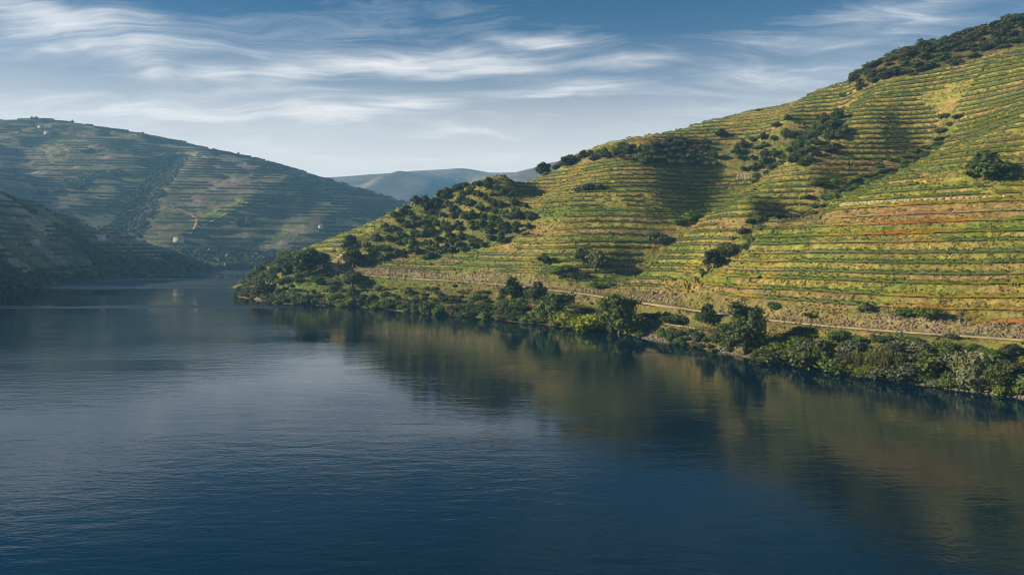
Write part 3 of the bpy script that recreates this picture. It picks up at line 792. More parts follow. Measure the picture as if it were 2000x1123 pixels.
def far_rows(name, FX, step, label, thin, mat):
    X, Y, z, zb, tm = FX; Vs = []; cs = []; r = np.random.default_rng(5)
    for lev in np.arange(step * 2, zb.max(), step):
        L = lev + 0.08 * step
        sg = contour_segments(X, Y, zb, L)
        if not sg: continue
        a = np.array([edge_point(X, Y, zb, e[0], L) for e in sg]); b = np.array([edge_point(X, Y, zb, e[1], L) for e in sg])
        j = np.array([e[0][0] for e in sg]); i = np.array([e[0][1] for e in sg]); keep = (tm[j, i] > 0.7) & (fbm(a[:, 0], a[:, 1], 60, 2, 440) > -0.4) & (_hash(np.full(len(a), int(lev * 7)), np.floor(a[:, 0] / 90 + 2 * fbm(a[:, 0], a[:, 1], 80, 1, 442)).astype(np.int64), 3) > 0.28) & (Y[j, i] < thin)
        a, b = a[keep], b[keep]; n = len(a)
        if not n: continue
        t = b - a; ln = np.linalg.norm(t, axis=1)[:, None] + 1e-6; t /= ln; nn = np.stack([-t[:, 1], t[:, 0]], 1)
        h = (1.5 + 0.6 * r.random(n)) * (1 + (thin > 1200) * .5); w = 0.9 + (thin > 1200) * .6
        def pt(p_, s, hh): return np.concatenate([p_ + nn * (s * w), np.full((n, 1), L - 0.2) + np.reshape(hh, (-1, 1))], 1)
        z0 = np.zeros(n)
        Vs.append(np.stack([pt(a - .2 * t, -1, z0), pt(b + .2 * t, -1, z0), pt(a - .2 * t, 0, h), pt(b + .2 * t, 0, h), pt(a - .2 * t, 1, z0), pt(b + .2 * t, 1, z0)], 1).reshape(-1, 3))
        g = fbm(a[:, 0], a[:, 1], 120, 2, 441)
        c = lerp(np.broadcast_to(np.array((0.058, 0.078, 0.020)), (n, 3)), (0.090, 0.080, 0.030), sstep(0.0, 0.5, g)); cs.append(np.repeat(c, 6, 0))
    V = np.concatenate(Vs); cc = np.concatenate(cs); n = len(V) // 6; o = np.arange(n)[:, None] * 6
    F = np.concatenate([o + np.array([[0, 1, 3, 2]]), o + np.array([[2, 3, 5, 4]])])
    tag(obj(name, mesh(name, V, F, mat, cc)), label, 'vines', kind='stuff')


far_rows('distant_vines', F1, 6.4, 'faint lines of vines across the hazy left hill', 1620, M['vine'])
far_rows('distant_vines', F2, 4.3, 'dark lines of vines on the lower left spur', 1000, M['vine'])

# ------------------------------------------------------------------ plants: prototypes
def leaf_cloud(blobs, n, size, r, tint=(1, 1, 1), spread=0.35, up=0.35, core=True):
    """a crown: leaves spread through lumpy clusters, denser towards each cluster's outside"""
    B = np.array(blobs, float); wgt = B[:, 3] ** 2; b = r.choice(len(B), n, p=wgt / wgt.sum())
    d = r.standard_normal((n, 3)); d /= np.linalg.norm(d, axis=1)[:, None]; d[:, 2] = np.abs(d[:, 2]) * np.where(r.random(n) < 0.75, 1, -1)
    ragged = np.where(r.random(n) < 0.13, 1.05 + 0.4 * r.random(n), 1.0)
    rad = ragged * B[b, 3] * (1 - spread * r.random(n) ** 1.5 + 0.12 * r.standard_normal(n).clip(-1, 2))
    sq = np.array([1, 1, 0.85])
    ctr = B[b, :3] + d * rad[:, None] * sq
    nn = d + 0.7 * r.standard_normal((n, 3)); nn[:, 2] += up; nn /= np.linalg.norm(nn, axis=1)[:, None]
    t1 = np.cross(nn, r.standard_normal((n, 3))); t1 /= np.linalg.norm(t1, axis=1)[:, None]; t2 = np.cross(nn, t1)
    s = (size * (0.6 + 0.8 * r.random(n)))[:, None]
    V = np.stack([ctr - t1 * s, ctr + t2 * s * .6, ctr + t1 * s, ctr - t2 * s * .6], 1).reshape(-1, 3)
    cb = 0.78 + 0.44 * r.random(len(B)); k = cb[b] * (0.7 + 0.6 * r.random(n))
    c = np.array(tint)[None] * k[:, None]; c[:, 0] *= (0.9 + 0.25 * r.random(n)); cc = np.repeat(c, 4, 0)
    F = np.arange(n * 4).reshape(-1, 4)
    if core:   # lumps filling the middle of the crown, in a slightly darker leaf tint
        ph = (1 + 5 ** .5) / 2
        iv = np.array([(-1, ph, 0), (1, ph, 0), (-1, -ph, 0), (1, -ph, 0), (0, -1, ph), (0, 1, ph), (0, -1, -ph), (0, 1, -ph), (ph, 0, -1), (ph, 0, 1), (-ph, 0, -1), (-ph, 0, 1)]) / math.sqrt(1 + ph * ph)
        it = np.array([(0, 11, 5), (0, 5, 1), (0, 1, 7), (0, 7, 10), (0, 10, 11), (1, 5, 9), (5, 11, 4), (11, 10, 2), (10, 7, 6), (7, 1, 8), (3, 9, 4), (3, 4, 2), (3, 2, 6), (3, 6, 8), (3, 8, 9), (4, 9, 5), (2, 4, 11), (6, 2, 10), (8, 6, 7), (9, 8, 1)])
        T = []; o = len(V); VV = [V]; CC = [cc]
        for q, (bx, by, bz, br) in enumerate(B):
            VV.append(iv * (br * 0.68) * (0.85 + 0.3 * r.random((12, 1))) * sq + (bx, by, bz)); T.append(it + o + 12 * q); CC.append(np.tile(np.array(tint) * 0.8, (12, 1)))
        return np.concatenate(VV), [F, np.concatenate(T)], np.concatenate(CC)
    return V, [F], cc


def blobs_for(shape, r, n=9):
    out = []
    if shape == 'round':
        out.append((.06 * r.normal(), .06 * r.normal(), .55, .30))
        for i in range(n): a = r.random() * 6.28; q = .18 + .24 * r.random(); out.append((q * math.cos(a), q * math.sin(a), .30 + .50 * r.random(), .10 + .14 * r.random()))
        out.append((.05, 0, .86, .2))
    elif shape == 'tall':
        for i in range(n + 5): z_ = .25 + .65 * (i + r.random()) / (n + 5); q = (.34 - .22 * max(0, z_ - .45)) * r.random() ** .6; a = r.random() * 6.28; out.append((q * math.cos(a), q * math.sin(a), z_, .13 + .12 * r.random() * (1.1 - .6 * z_)))
    elif shape == 'bush':
        out.append((0, 0, .30, .30))
        for i in range(n): a = r.random() * 6.28; q = .36 * r.random() ** .5; out.append((q * math.cos(a), q * math.sin(a), .22 + .45 * r.random() * (1 - q), .2 + .14 * r.random()))
    elif shape == 'spread':
        out.append((0, 0, .18, .26)); out.append((.2, .1, .16, .2)); out.append((-.2, -.1, .16, .2))
        for i in range(n + 3): a = r.random() * 6.28; q = .46 * r.random() ** .5; out.append((q * math.cos(a), q * math.sin(a), .15 + .30 * r.random() * (1.1 - q), .14 + .12 * r.random()))
    elif shape == 'cone':
        for i in range(n): z_ = .12 + .8 * i / n; q = .12 * (1 - z_); a = r.random() * 6.28; out.append((q * math.cos(a), q * math.sin(a), z_, .05 + .25 * (1 - z_)))
    elif shape == 'flat':
        for i in range(n): a = r.random() * 6.28; q = .4 * r.random() ** .5; out.append((q * math.cos(a), q * math.sin(a), .78 + .12 * r.random(), .14 + .06 * r.random()))
    return out


def tube(pts, rad, ns=6):
    P = np.array(pts, float); n = len(P); a = np.arange(ns) / ns * 2 * math.pi
    V = np.stack([P[:, None, 0] + np.cos(a)[None] * np.array(rad)[:, None], P[:, None, 1] + np.sin(a)[None] * np.array(rad)[:, None], np.repeat(P[:, 2:3], ns, 1)], -1).reshape(-1, 3)
    i = np.arange(n - 1)[:, None] * ns; j = np.arange(ns)[None]; jn = (j + 1) % ns
    F = np.stack([i + j, i + jn, i + ns + jn, i + ns + j], -1).reshape(-1, 4); return V, F


def trunk_mesh(r, top, rad, spread, nl=5):
    Vs, Fs, o = [], [], 0
    def put(p_, q_):
        nonlocal o
        V, F = tube(p_, q_); Vs.append(V); Fs.append(F + o); o += len(V)
    lean = r.normal(0, .03, 2)
    put([(0, 0, -.12), (0, 0, .02), (lean[0], lean[1], top * .5), (lean[0] * 2, lean[1] * 2, top)], [rad * 1.3, rad * 1.15, rad * .9, rad * .6])
    for i in range(nl):
        a = 6.28 * i / nl + r.random(); z0 = top * (.45 + .5 * r.random()); e = spread * (.6 + .4 * r.random())
        put([(lean[0] * 1.5, lean[1] * 1.5, z0), (e * .45 * math.cos(a), e * .45 * math.sin(a), z0 + .14), (e * math.cos(a), e * math.sin(a), z0 + .24 + .12 * r.random())], [rad * .55, rad * .38, rad * .15])
    return mesh('trunk', np.concatenate(Vs), np.concatenate(Fs), M['bark'], None, True)


DARK = (0.064, 0.096, 0.026); OLIVE = (0.088, 0.112, 0.040); MID = (0.092, 0.142, 0.022); BRIGHT = (0.17, 0.20, 0.028); GREY = (0.125, 0.14, 0.075); BROWN = (0.12, 0.092, 0.042); PALE = (0.115, 0.14, 0.042)
PROTO = {}


def proto(key, shape, tint, n, size, count, trunk=None):
    """unit-sized plants (1 m tall, scaled when planted); several of each kind"""
    for c in range(count):
        r = np.random.default_rng(hash_key(key) + c * 17)
        V, F, cc = leaf_cloud(blobs_for(shape, r, 12), n, size, r, tint, 0.5)
        V[:, 2] = np.maximum(V[:, 2], -0.06)
        nm = 'crown' if trunk else 'bush'
        PROTO.setdefault(key, []).append((mesh(nm, V, F, M['leaf'], cc), trunk_mesh(r, *trunk) if trunk else None))


def hash_key(k): return sum((i + 1) * ord(ch) for i, ch in enumerate(k)) % 9973


proto('oak', 'round', DARK, 2600, .052, 4, (.42, .045, .3))
proto('olive', 'round', OLIVE, 1500, .058, 5, (.34, .05, .28))
proto('ash', 'tall', PALE, 3600, .036, 2, (.62, .03, .26, 7))
proto('alder', 'round', MID, 3800, .040, 3, (.35, .04, .3))
proto('pine', 'cone', DARK, 1500, .05, 2, (.6, .04, .1))
proto('umbrella', 'flat', DARK, 900, .05, 1, (.8, .03, .3))
proto('bush_dark', 'bush', DARK, 1300, .068, 4)
proto('bush_mid', 'bush', MID, 1500, .062, 5)
proto('bush_bright', 'bush', BRIGHT, 1800, .055, 4)
proto('bush_grey', 'bush', GREY, 1300, .06, 4)
proto('bush_brown', 'spread', BROWN, 1100, .055, 3)
proto('bush_low', 'spread', MID, 1300, .055, 3)
proto('bush_heath', 'bush', (0.058, 0.058, 0.028), 700, .085, 4)


def cane_mesh(seed):
    """a stand of tall river cane: stems with long arching leaves"""
    r = np.random.default_rng(seed); Vs, Fs, cs, o = [], [], [], 0
    for i in range(150):
        a = r.random() * 6.28; q = .42 * r.random() ** .5; x0, y0 = q * math.cos(a), q * math.sin(a); h = .65 + .4 * r.random(); lx, ly = r.normal(0, .10, 2)
        w = .008; c = np.array((0.125, 0.115, 0.045)) * (0.7 + .6 * r.random())
        for s in range(7):
            z0 = h * (.18 + .8 * s / 7); px_, py_ = x0 + lx * z0, y0 + ly * z0; b = r.random() * 6.28; l = .15 + .1 * r.random(); dx, dy = math.cos(b) * l, math.sin(b) * l; up = .12 * r.random() + .04
            V = [(px_ - dy * .09, py_ + dx * .09, z0), (px_ + dy * .09, py_ - dx * .09, z0), (px_ + dx * .6 + dy * .05, py_ + dy * .6 - dx * .05, z0 + up), (px_ + dx, py_ + dy, z0 + up * .8), (px_ + dx * .6 - dy * .05, py_ + dy * .6 + dx * .05, z0 + up)]
            Vs += V; Fs += [(o, o + 1, o + 2, o + 4), (o + 4, o + 2, o + 3, o + 3)][:1]; cs += [c * (.8 + .4 * r.random())] * 5; o += 5
        V = [(x0 - w, y0, -.05), (x0 + w, y0, -.05), (x0 + lx * h + w * .4, y0 + ly * h, h), (x0 + lx * h - w * .4, y0 + ly * h, h)]
        Vs += V; Fs.append((o, o + 1, o + 2, o + 3)); cs += [c] * 4; o += 4
        V = [(x0, y0 - w, -.05), (x0, y0 + w, -.05), (x0 + lx * h, y0 + ly * h + w * .4, h), (x0 + lx * h, y0 + ly * h - w * .4, h)]
        Vs += V; Fs.append((o, o + 1, o + 2, o + 3)); cs += [c] * 4; o += 4
    return mesh('cane_stand', np.array(Vs), np.array(Fs), M['leaf'], np.array(cs))


PROTO['cane'] = [(cane_mesh(3), None), (cane_mesh(8), None)]
CATS = {'oak': 'tree', 'olive': 'tree', 'ash': 'tree', 'alder': 'tree', 'pine': 'tree', 'umbrella': 'tree', 'cane': 'cane'}
NAMES = {'oak': 'oak_tree', 'olive': 'olive_tree', 'ash': 'riverside_tree', 'alder': 'riverside_tree', 'pine': 'conifer_tree', 'umbrella': 'small_tree', 'cane': 'river_cane'}
pr = np.random.default_rng(99)


def plant(kind, x, y, wid, hgt, label=None, group=None, z=None, sink=0.04, name=None):
    var = PROTO[kind]; cr, tk = var[int(pr.integers(len(var)))]
    z = (ground(x, y) if z is None else z) - sink * hgt
    sc = (wid * (0.94 + .12 * pr.random()), wid * (0.94 + .12 * pr.random()), hgt); rot = pr.random() * 6.28
    if tk is None:
        o = obj(NAMES.get(kind) or name or 'bush', cr)
    else:
        o = link(bpy.data.objects.new(NAMES[kind], None)); o.empty_display_size = .2
        obj('crown', cr, o); obj('trunk', tk, o)
    o.location = (x, y, z); o.scale = sc; o.rotation_euler = (pr.normal(0, .03), pr.normal(0, .03), rot)
    tag(o, label, CATS.get(kind, 'bush'), group)
    return o


def plant_px(kind, u, v, wpx, hpx, label, group=None):
    """planted where the sight line through its foot meets the ground; size from its distance"""
    h_ = hit(u, v, ZF); d = h_[1]
    return plant(kind, h_[0], h_[1], wpx / FPX * d * 1.05, hpx / FPX * d * 1.05, label, group)


# trees and bushes that stand out singly
SINGLE = [
    ('ash', 1455, 692, 105, 96, 'tall loose-leaved green tree at the waterline below the road'),
    ('alder', 1208, 656, 92, 78, 'biggest dense green tree on the bank beside the footpath'),
    ('bush_bright', 1158, 648, 74, 44, 'bright yellow-green bush just left of the biggest bank tree'),
    ('bush_bright', 1118, 638, 60, 40, 'second bright yellow-green bush left of the biggest bank tree'),
    ('oak', 1385, 633, 42, 38, 'dark round tree between the road and the footpath'),
    ('bush_low', 1318, 626, 62, 26, 'spreading green bush between road and footpath, left of the dark round tree'),
    ('bush_low', 1282, 622, 44, 20, 'low green bush at the top of the footpath'),
    ('umbrella', 1578, 630, 20, 19, 'small flat-topped tree standing at the roadside'),
    ('bush_dark', 1510, 606, 24, 18, 'small dark bush on the rocky bank above the tall waterline tree'),
    ('olive', 1690, 612, 26, 20, 'small round tree on the rubble slope above the road'),
    ('bush_dark', 1770, 618, 34, 20, 'dark bush on the rubble slope, left of the green one'),
    ('bush_mid', 1812, 622, 48, 24, 'green bush on the rubble slope above the road'),
    ('oak', 1050, 603, 52, 50, 'dark round tree just below the road, largest of its pair'),
    ('oak', 1001, 582, 40, 38, 'dark round tree just below the road, smaller of its pair'),
    ('oak', 1076, 632, 62, 56, 'grey-green round tree at the waterline below the dark roadside pair'),
    ('oak', 1918, 352, 78, 56, 'large dark tree alone among the vine rows at the right'),
    ('bush_dark', 1960, 352, 44, 22, 'low dark bush in the shade beside the lone tree among the rows'),
    ('oak', 1393, 524, 40, 36, 'dark tree at the foot of the gully, above the climbing earth track'),
    ('bush_mid', 1416, 500, 40, 30, 'green bush in the gully just above the dark gully tree'),
    ('bush_grey', 1281, 476, 40, 34, 'pale grey-green tree-like bush alone on the middle slope'),
    ('bush_mid', 1350, 434, 40, 24, 'green bush at the shaded edge of the middle slope'),
    ('bush_mid', 1330, 440, 26, 16, 'smaller green bush beside the one at the shaded edge'),
    ('olive', 1165, 532, 48, 42, 'right-hand dark tree of the group near the foot of the middle slope'),
    ('olive', 1138, 516, 32, 32, 'left-hand dark tree of the group near the foot of the middle slope'),
    ('olive', 1063, 518, 28, 22, 'small dark tree alone left of the group on the middle slope'),
    ('bush_mid', 1098, 540, 48, 28, 'spreading bush below the small dark tree on the middle slope'),
    ('bush_mid', 1128, 548, 40, 20, 'low bush between the spreading bush and the dark trees'),
    ('bush_low', 1175, 562, 44, 22, 'green bush at the mouth of the first gully by the road'),
    ('bush_grey', 1156, 373, 42, 22, 'grey-green bush on the shaded upper part of the middle slope'),
    ('olive', 1130, 378, 22, 12, 'small dark tree next to the grey-green bush on the shaded terraces'),
    ('oak', 1061, 331, 26, 26, 'round dark tree standing alone on the skyline'),
    ('oak', 1112, 327, 32, 24, 'first dark tree right of the lone skyline tree'),
    ('pine', 1210, 296, 14, 16, 'small pointed tree on the skyline above the tree belt'),
    ('bush_dark', 1176, 304, 16, 10, 'low dark bush on the skyline left of the small pointed tree'),
    ('olive', 1407, 273, 26, 20, 'round tree alone above the tree belt'),
    ('pine', 1678, 178, 22, 24, 'pointed dark tree where the hilltop wood begins'),
    ('bush_dark', 1646, 190, 17, 10, 'single dark bush on the skyline left of the hilltop wood'),
    ('bush_dark', 1482, 219, 14, 7, 'tiny dark bush on the bare skyline of the upper slope'),
    ('oak', 604, 540, 66, 52, 'largest dark tree on the promontory beside the road bend'),
    ('oak', 552, 540, 40, 34, 'dark tree left of the largest promontory tree'),
    ('oak', 680, 488, 44, 30, 'dark tree right above the road bend'),
    ('oak', 690, 524, 46, 40, 'dark tree inside the road bend'),
    ('olive', 688, 560, 50, 30, 'dark tree just below the road at the bend'),
    ('olive', 514, 586, 56, 40, 'rounded grey-green tree at the promontory tip by the water'),
    ('bush_dark', 530, 272, 8, 5, ''),
]
for kd, u_, v_, w_, h_, lb in SINGLE:
    if lb: plant_px(kd, u_, v_, w_, h_, lb)
TAKEN = [hit(u_, v_, ZF)[:2] for _, u_, v_, _, _, _ in SINGLE if v_ > 300]


def scatter(mask, spacing, count, r, tries=60000):
    jj, ii = np.nonzero(mask); out = []; cell = {}
    pick = r.integers(0, len(jj), tries)
    for q in pick:
        x_ = G.X[jj[q], ii[q]] + (r.random() - .5) * 1.5; y_ = G.Y[jj[q], ii[q]] + (r.random() - .5) * 1.5
        sp = spacing * (0.7 + 0.6 * r.random()); key = (int(x_ // spacing), int(y_ // spacing)); bad = False
        for a in (-1, 0, 1):
            for b in (-1, 0, 1):
                for (xx, yy) in cell.get((key[0] + a, key[1] + b), ()):
                    if (xx - x_) ** 2 + (yy - y_) ** 2 < sp * sp: bad = True
        if bad: continue
        cell.setdefault(key, []).append((x_, y_)); out.append((x_, y_))
        if len(out) >= count: break
    return out


def upx(x_, y_): return x_ / y_ * FPX + 1000
UU = G.X / G.Y * FPX + 1000
VV = HZ - (ZF - CAMH) / G.Y * FPX


def visible(x_, y_, up=2.0):
    """seen from the river: nothing of the ground stands between"""
    d = np.linspace(0.3, 0.985, 160) * y_; zt = ground(x_, y_) + up
    return bool((G.samp(ZF, x_ / y_ * d, d) <= CAMH + (zt - CAMH) * d / y_ + 0.3).all())


def mass(pts, kinds, probs, size, flat, words, group, r, name, jitter=.3):
    pts = [p_ for p_ in pts if 430 < upx(*p_) < 2060 and visible(*p_)]
    pts.sort(key=lambda p_: upx(*p_))
    for i, (x_, y_) in enumerate(pts):
        kd = kinds[int(r.choice(len(kinds), p=probs))]; w_ = size * (1 - jitter + 2 * jitter * r.random()); h_ = w_ * (flat[0] + flat[1] * r.random())
        plant(kd, x_, y_, w_, h_, words.format(ordinal(i + 1)), group, name=name)
    return len(pts)


sr = np.random.default_rng(17)
counts = {}
counts['clump'] = mass(scatter(m_clump & (UU > 690) & (fbm(G.X, G.Y, 22, 2, 87) > -.45), 4.4, 135, sr), ['olive', 'oak', 'bush_dark', 'bush_mid'], [.5, .18, .14, .18], 5.2, (.65, .4),
                       'tree or bush in the hillside grove left of centre, {} from the left', 'trees of the dense grove on the slope', sr, 'grove_bush')
dens = m_band & ~((UU > 1395) & (UU < 1440)) & (fbm(G.X, G.Y, 30, 2, 88) > -0.6)
counts['band'] = mass(scatter(dens, 4.4, 170, sr), ['oak', 'olive', 'bush_dark', 'bush_grey', 'bush_brown'], [.25, .33, .16, .16, .10], 5.4, (.6, .35),
                      'tree or bush in the belt across the upper slope, {} from the left', 'trees of the belt across the upper slope', sr, 'belt_bush')
wd = m_wood & (G.Y < 400) & (VV > 20) & (UU < 2080)  # hilltop wood: mostly low bushes of several sorts, with some small olives
counts['wood'] = mass(scatter(wd, 3.3, 290, sr), ['bush_heath', 'bush_dark', 'bush_brown', 'olive'], [.46, .24, .2, .10], 5.6, (.5, .25),
                      'tree or bush in the hilltop wood, {} from the left', 'trees and bushes of the hilltop wood', sr, 'hilltop_bush')
tipm = tip & (ZB > 1.0) & (DR > 4) & (UU > 455) & (UU < 730) & (near(G.X, G.Y, TRACK2)[0] > 4) & ~((UU > 622) & (UU < 742) & (VV > 450) & (VV < 550) & (DR < 9))
counts['tip'] = mass(scatter(tipm & (ZB > 2.6), 5.2, 130, sr), ['olive', 'bush_mid', 'bush_dark', 'bush_grey', 'bush_brown'], [.3, .28, .2, .12, .1], 6.0, (.6, .3),
                     'tree or bush on the wooded promontory, {} from the left', 'trees and bushes of the promontory', sr, 'promontory_bush')
gm = ((DG_B < 4.5) & (VV < 490) & (UU > 1440)) | ((DG_A < 4) & (VV < 420))
gm &= ~m_band
counts['gully'] = mass(scatter(gm, 3.4, 110, sr), ['bush_mid', 'bush_dark', 'bush_grey', 'bush_brown'], [.4, .2, .2, .2], 4.0, (.5, .3),
                       'bush growing in the gullies, {} from the left', 'bushes lining the gullies', sr, 'gully_bush')
# the river bank, from the right edge to the tip of the promontory
shore = (ZB > 0.25) & below & (DR > 5)
def clear_of(x_, y_, rad): return all((x_ - a) ** 2 + (y_ - b) ** 2 > rad * rad for a, b in TAKEN)
bare = ((UU > 1262) & (UU < 1415)) | ((UU > 1492) & (UU < 1530))
bare &= (ZB < 1.2) | (UU < 1500)
wmask = (ZB > -0.15) & (ZB < 2.0) & below & (DR > 5) & (~bare | (fbm(G.X, G.Y, 9, 2, 93) > 0.0))
wpts = [p_ for p_ in scatter(wmask & (G.Y < 480), 3.6, 260, sr) if clear_of(*p_, 3.0) and visible(*p_)]
upts = [p_ for p_ in scatter(shore & (ZB >= 2.2) & ~((UU > 1262) & (UU < 1540) & (fbm(G.X, G.Y, 11, 2, 94) < 0.15)), 4.3, 290, sr) if clear_of(*p_, 3.5) and visible(*p_)]
STRETCH = [(430, 640, 'below the promontory'), (640, 860, 'below the road bend'), (860, 1060, 'left of the bright bushes'), (1060, 1262, 'around the biggest bank tree'),
           (1262, 1530, 'by the footpath and the tall tree'), (1530, 1760, 'by the cane stand'), (1760, 2060, 'near the right edge')]
for pts, word, grp in ((wpts, 'waterside', 'bushes along the waterline'), (upts, 'bank', 'bushes on the bank below the road')):
    for u0, u1, where in STRETCH:
        sel = sorted([p_ for p_ in pts if u0 <= upx(*p_) < u1], key=lambda p_: upx(*p_))
        for i, (x_, y_) in enumerate(sel):
            u_ = upx(x_, y_)
            if 1040 < u_ < 1240: kd = sr.choice(['bush_bright', 'bush_mid', 'bush_bright', 'bush_grey'])
            elif u_ < 1040: kd = sr.choice(['bush_mid', 'bush_dark', 'bush_mid', 'bush_bright', 'bush_grey', 'olive'])
            else: kd = sr.choice(['bush_mid', 'bush_low', 'bush_dark', 'alder', 'bush_grey'])
            w_ = (5.0 if word == 'waterside' else 5.4) * (.6 + .8 * sr.random()); h_ = w_ * (.5 + .6 * sr.random() ** 1.5)
            if word == 'waterside' and u_ > 1500: w_ *= 1.35; h_ *= 1.3
            if word == 'waterside' and 1240 < u_ < 1430: w_ *= .6; h_ *= .6
            if word == 'bank':
                dr_ = float(G.samp(DR, x_, y_))
                if u_ < 1262: w_ *= .82; h_ *= .72
                if dr_ < 10: h_ *= .55; w_ *= .8
            hue = {'bush_bright': 'yellow-green', 'bush_mid': 'green', 'bush_dark': 'dark', 'bush_grey': 'grey-green', 'bush_low': 'low', 'olive': 'rounded', 'alder': 'tall'}[str(kd)]
            plant(str(kd), x_, y_, w_, h_, f'{hue} {word} bush {where}, {ordinal(i + 1)} from the left', grp, name=word + '_bush')
        counts[word + where] = len(sel)
for i, (u_, v_, w_, h_) in enumerate([(1655, 726, 44, 36), (1690, 731, 52, 44), (1722, 735, 56, 52), (1622, 716, 40, 32)]):
    plant_px('cane', u_, v_, w_, h_, ['second', 'third', 'rightmost and tallest', 'leftmost'][i] + ' stand of pale river cane at the waterline', 'stands of river cane')
# bushes and vines under way between road and wall at low right

# ------------------------------------------------------------------ loose stone and grass on the near slope
def rock_stuff():
    r = np.random.default_rng(31)
    oc = np.array([(1, 0, 0), (0, 1, 0), (-1, 0, 0), (0, -1, 0), (0, 0, 1), (0, 0, -1), ], float); of = np.array([(0, 1, 4), (1, 2, 4), (2, 3, 4), (3, 0, 4), (1, 0, 5), (2, 1, 5), (3, 2, 5), (0, 3, 5)])
    def make(name, pts, s0, s1, label):
        n = len(pts); x = pts[:, 0]; y = pts[:, 1]; z = height(x, y)[0]; s = s0 + (s1 - s0) * r.random(n) ** 2.5
        V = oc[None] * (0.7 + 0.6 * r.random((n, 6, 1))) + 0.25 * r.standard_normal((n, 6, 3)); a = r.random(n) * 6.28
        c_, s_ = np.cos(a)[:, None], np.sin(a)[:, None]; X_ = V[..., 0] * c_ - V[..., 1] * s_; Y_ = V[..., 0] * s_ + V[..., 1] * c_
        V = np.stack([X_, Y_, V[..., 2] * .65], -1) * s[:, None, None] + np.stack([x, y, z], 1)[:, None]
        F = (of[None] + 6 * np.arange(n)[:, None, None]).reshape(-1, 3)
        tag(obj(name, mesh(name, V.reshape(-1, 3), F, M['rock'])), label, 'rocks', kind='stuff')
    def sample(mask, n):
        jj, ii = np.nonzero(mask); q = r.integers(0, len(jj), n); return np.stack([G.X[jj[q], ii[q]] + 1.5 * (r.random(n) - .5), G.Y[jj[q], ii[q]] + 1.5 * (r.random(n) - .5)], 1)
    make('shore_rubble', sample((ZB > -0.5) & (ZB < 1.9) & (UU > 1235) & (UU < 2080) & (fbm(G.X, G.Y, 14, 2, 91) > -.3), 6500), .12, .7, 'grey rubble along the waterline of the right bank')
    make('road_rubble', sample((ROCKY > .4) & (UU > 690) & (UU < 2080) & (DR > 3), 5200), .12, .65, 'pale broken rock on the cutting above the road')


rock_stuff()


def grass_stuff():
    r = np.random.default_rng(33); n = 95000
    a = (r.random(n) * 1640 + 440 - 1000) / FPX; d = np.exp(r.random(n) * math.log(430 / 140) + math.log(140)); x = a * d; y = d
    zb = G.samp(ZB, x, y); tm = G.samp(TM, x, y); _, p_, _ = terrace(zb + G.samp(OFF, x, y))
    ok = (zb > 1.0) & ((p_ > .4) | (tm < .4)) & (G.samp(DR, x, y) > 3) & (G.samp(m_wood.astype(float), x, y) < .5) & (fbm(x, y, 5, 2, 90) > -.25)
    x, y = x[ok], y[ok]; n = len(x); z, zb, p_, k, tm, rk = height(x, y); c = hill_colour(x, y, z, zb, p_, tm, rk, k)
    s = (0.22 + .38 * r.random(n) ** 2) * (0.6 + y / 350.); V = []
    for b in range(3):
        t = r.random(n) * 6.28; w = s * .55; lx = r.normal(0, .5, n) * s; ly = r.normal(0, .5, n) * s
        V += [np.stack([x - np.cos(t) * w, y - np.sin(t) * w, z - .05], 1), np.stack([x + np.cos(t) * w, y + np.sin(t) * w, z - .05], 1), np.stack([x + lx, y + ly, z + s * (.8 + .5 * r.random(n))], 1)]
    V = np.stack(V, 1).reshape(-1, 3); k_ = (0.6 + .8 * r.random(n))[:, None] * np.stack([0.9 + .3 * r.random(n), np.ones(n), np.full(n, .8)], 1)
    tag(obj('grass', mesh('grass', V, np.arange(n * 9).reshape(-1, 3), M['vine'], np.repeat(c * k_, 9, 0))), 'rough grass and weeds on the terrace banks', 'grass', kind='stuff')


grass_stuff()


def far_bushes(name, FX, mask, n, s0, s1, label, tint, seed, leaves=9):
    """woodland and scrub too far off to tell its plants apart"""
    r = np.random.default_rng(seed); X, Y, z, zb, tm = FX; jj, ii = np.nonzero(mask); q = r.integers(0, len(jj), n)
    x, y, zz = X[jj[q], ii[q]] + r.normal(0, 1, n), Y[jj[q], ii[q]] + r.normal(0, 1, n), z[jj[q], ii[q]]
    s = s0 + (s1 - s0) * r.random(n) ** 1.6
    d = r.standard_normal((n, leaves, 3)); d /= np.linalg.norm(d, axis=2)[..., None]; d[..., 2] = np.abs(d[..., 2])
    ctr = np.stack([x, y, zz + s * .2], 1)[:, None] + d * (s * .42)[:, None, None]
    nn = d + .6 * r.standard_normal(d.shape); nn /= np.linalg.norm(nn, axis=2)[..., None]; t1 = np.cross(nn, r.standard_normal(d.shape)); t1 /= np.linalg.norm(t1, axis=2)[..., None]; t2 = np.cross(nn, t1)
    w = (s * .42)[:, None, None]
    V = np.stack([ctr - t1 * w, ctr + t2 * w * .8, ctr + t1 * w, ctr - t2 * w * .8], 2).reshape(-1, 3)
    c = np.repeat(np.array(tint)[None] * (.6 + .8 * r.random((n, 1))), leaves * 4, 0)
    tag(obj(name, mesh(name, V, np.arange(n * leaves * 4).reshape(-1, 4), M['vine'], c)), label, 'woodland', kind='stuff')


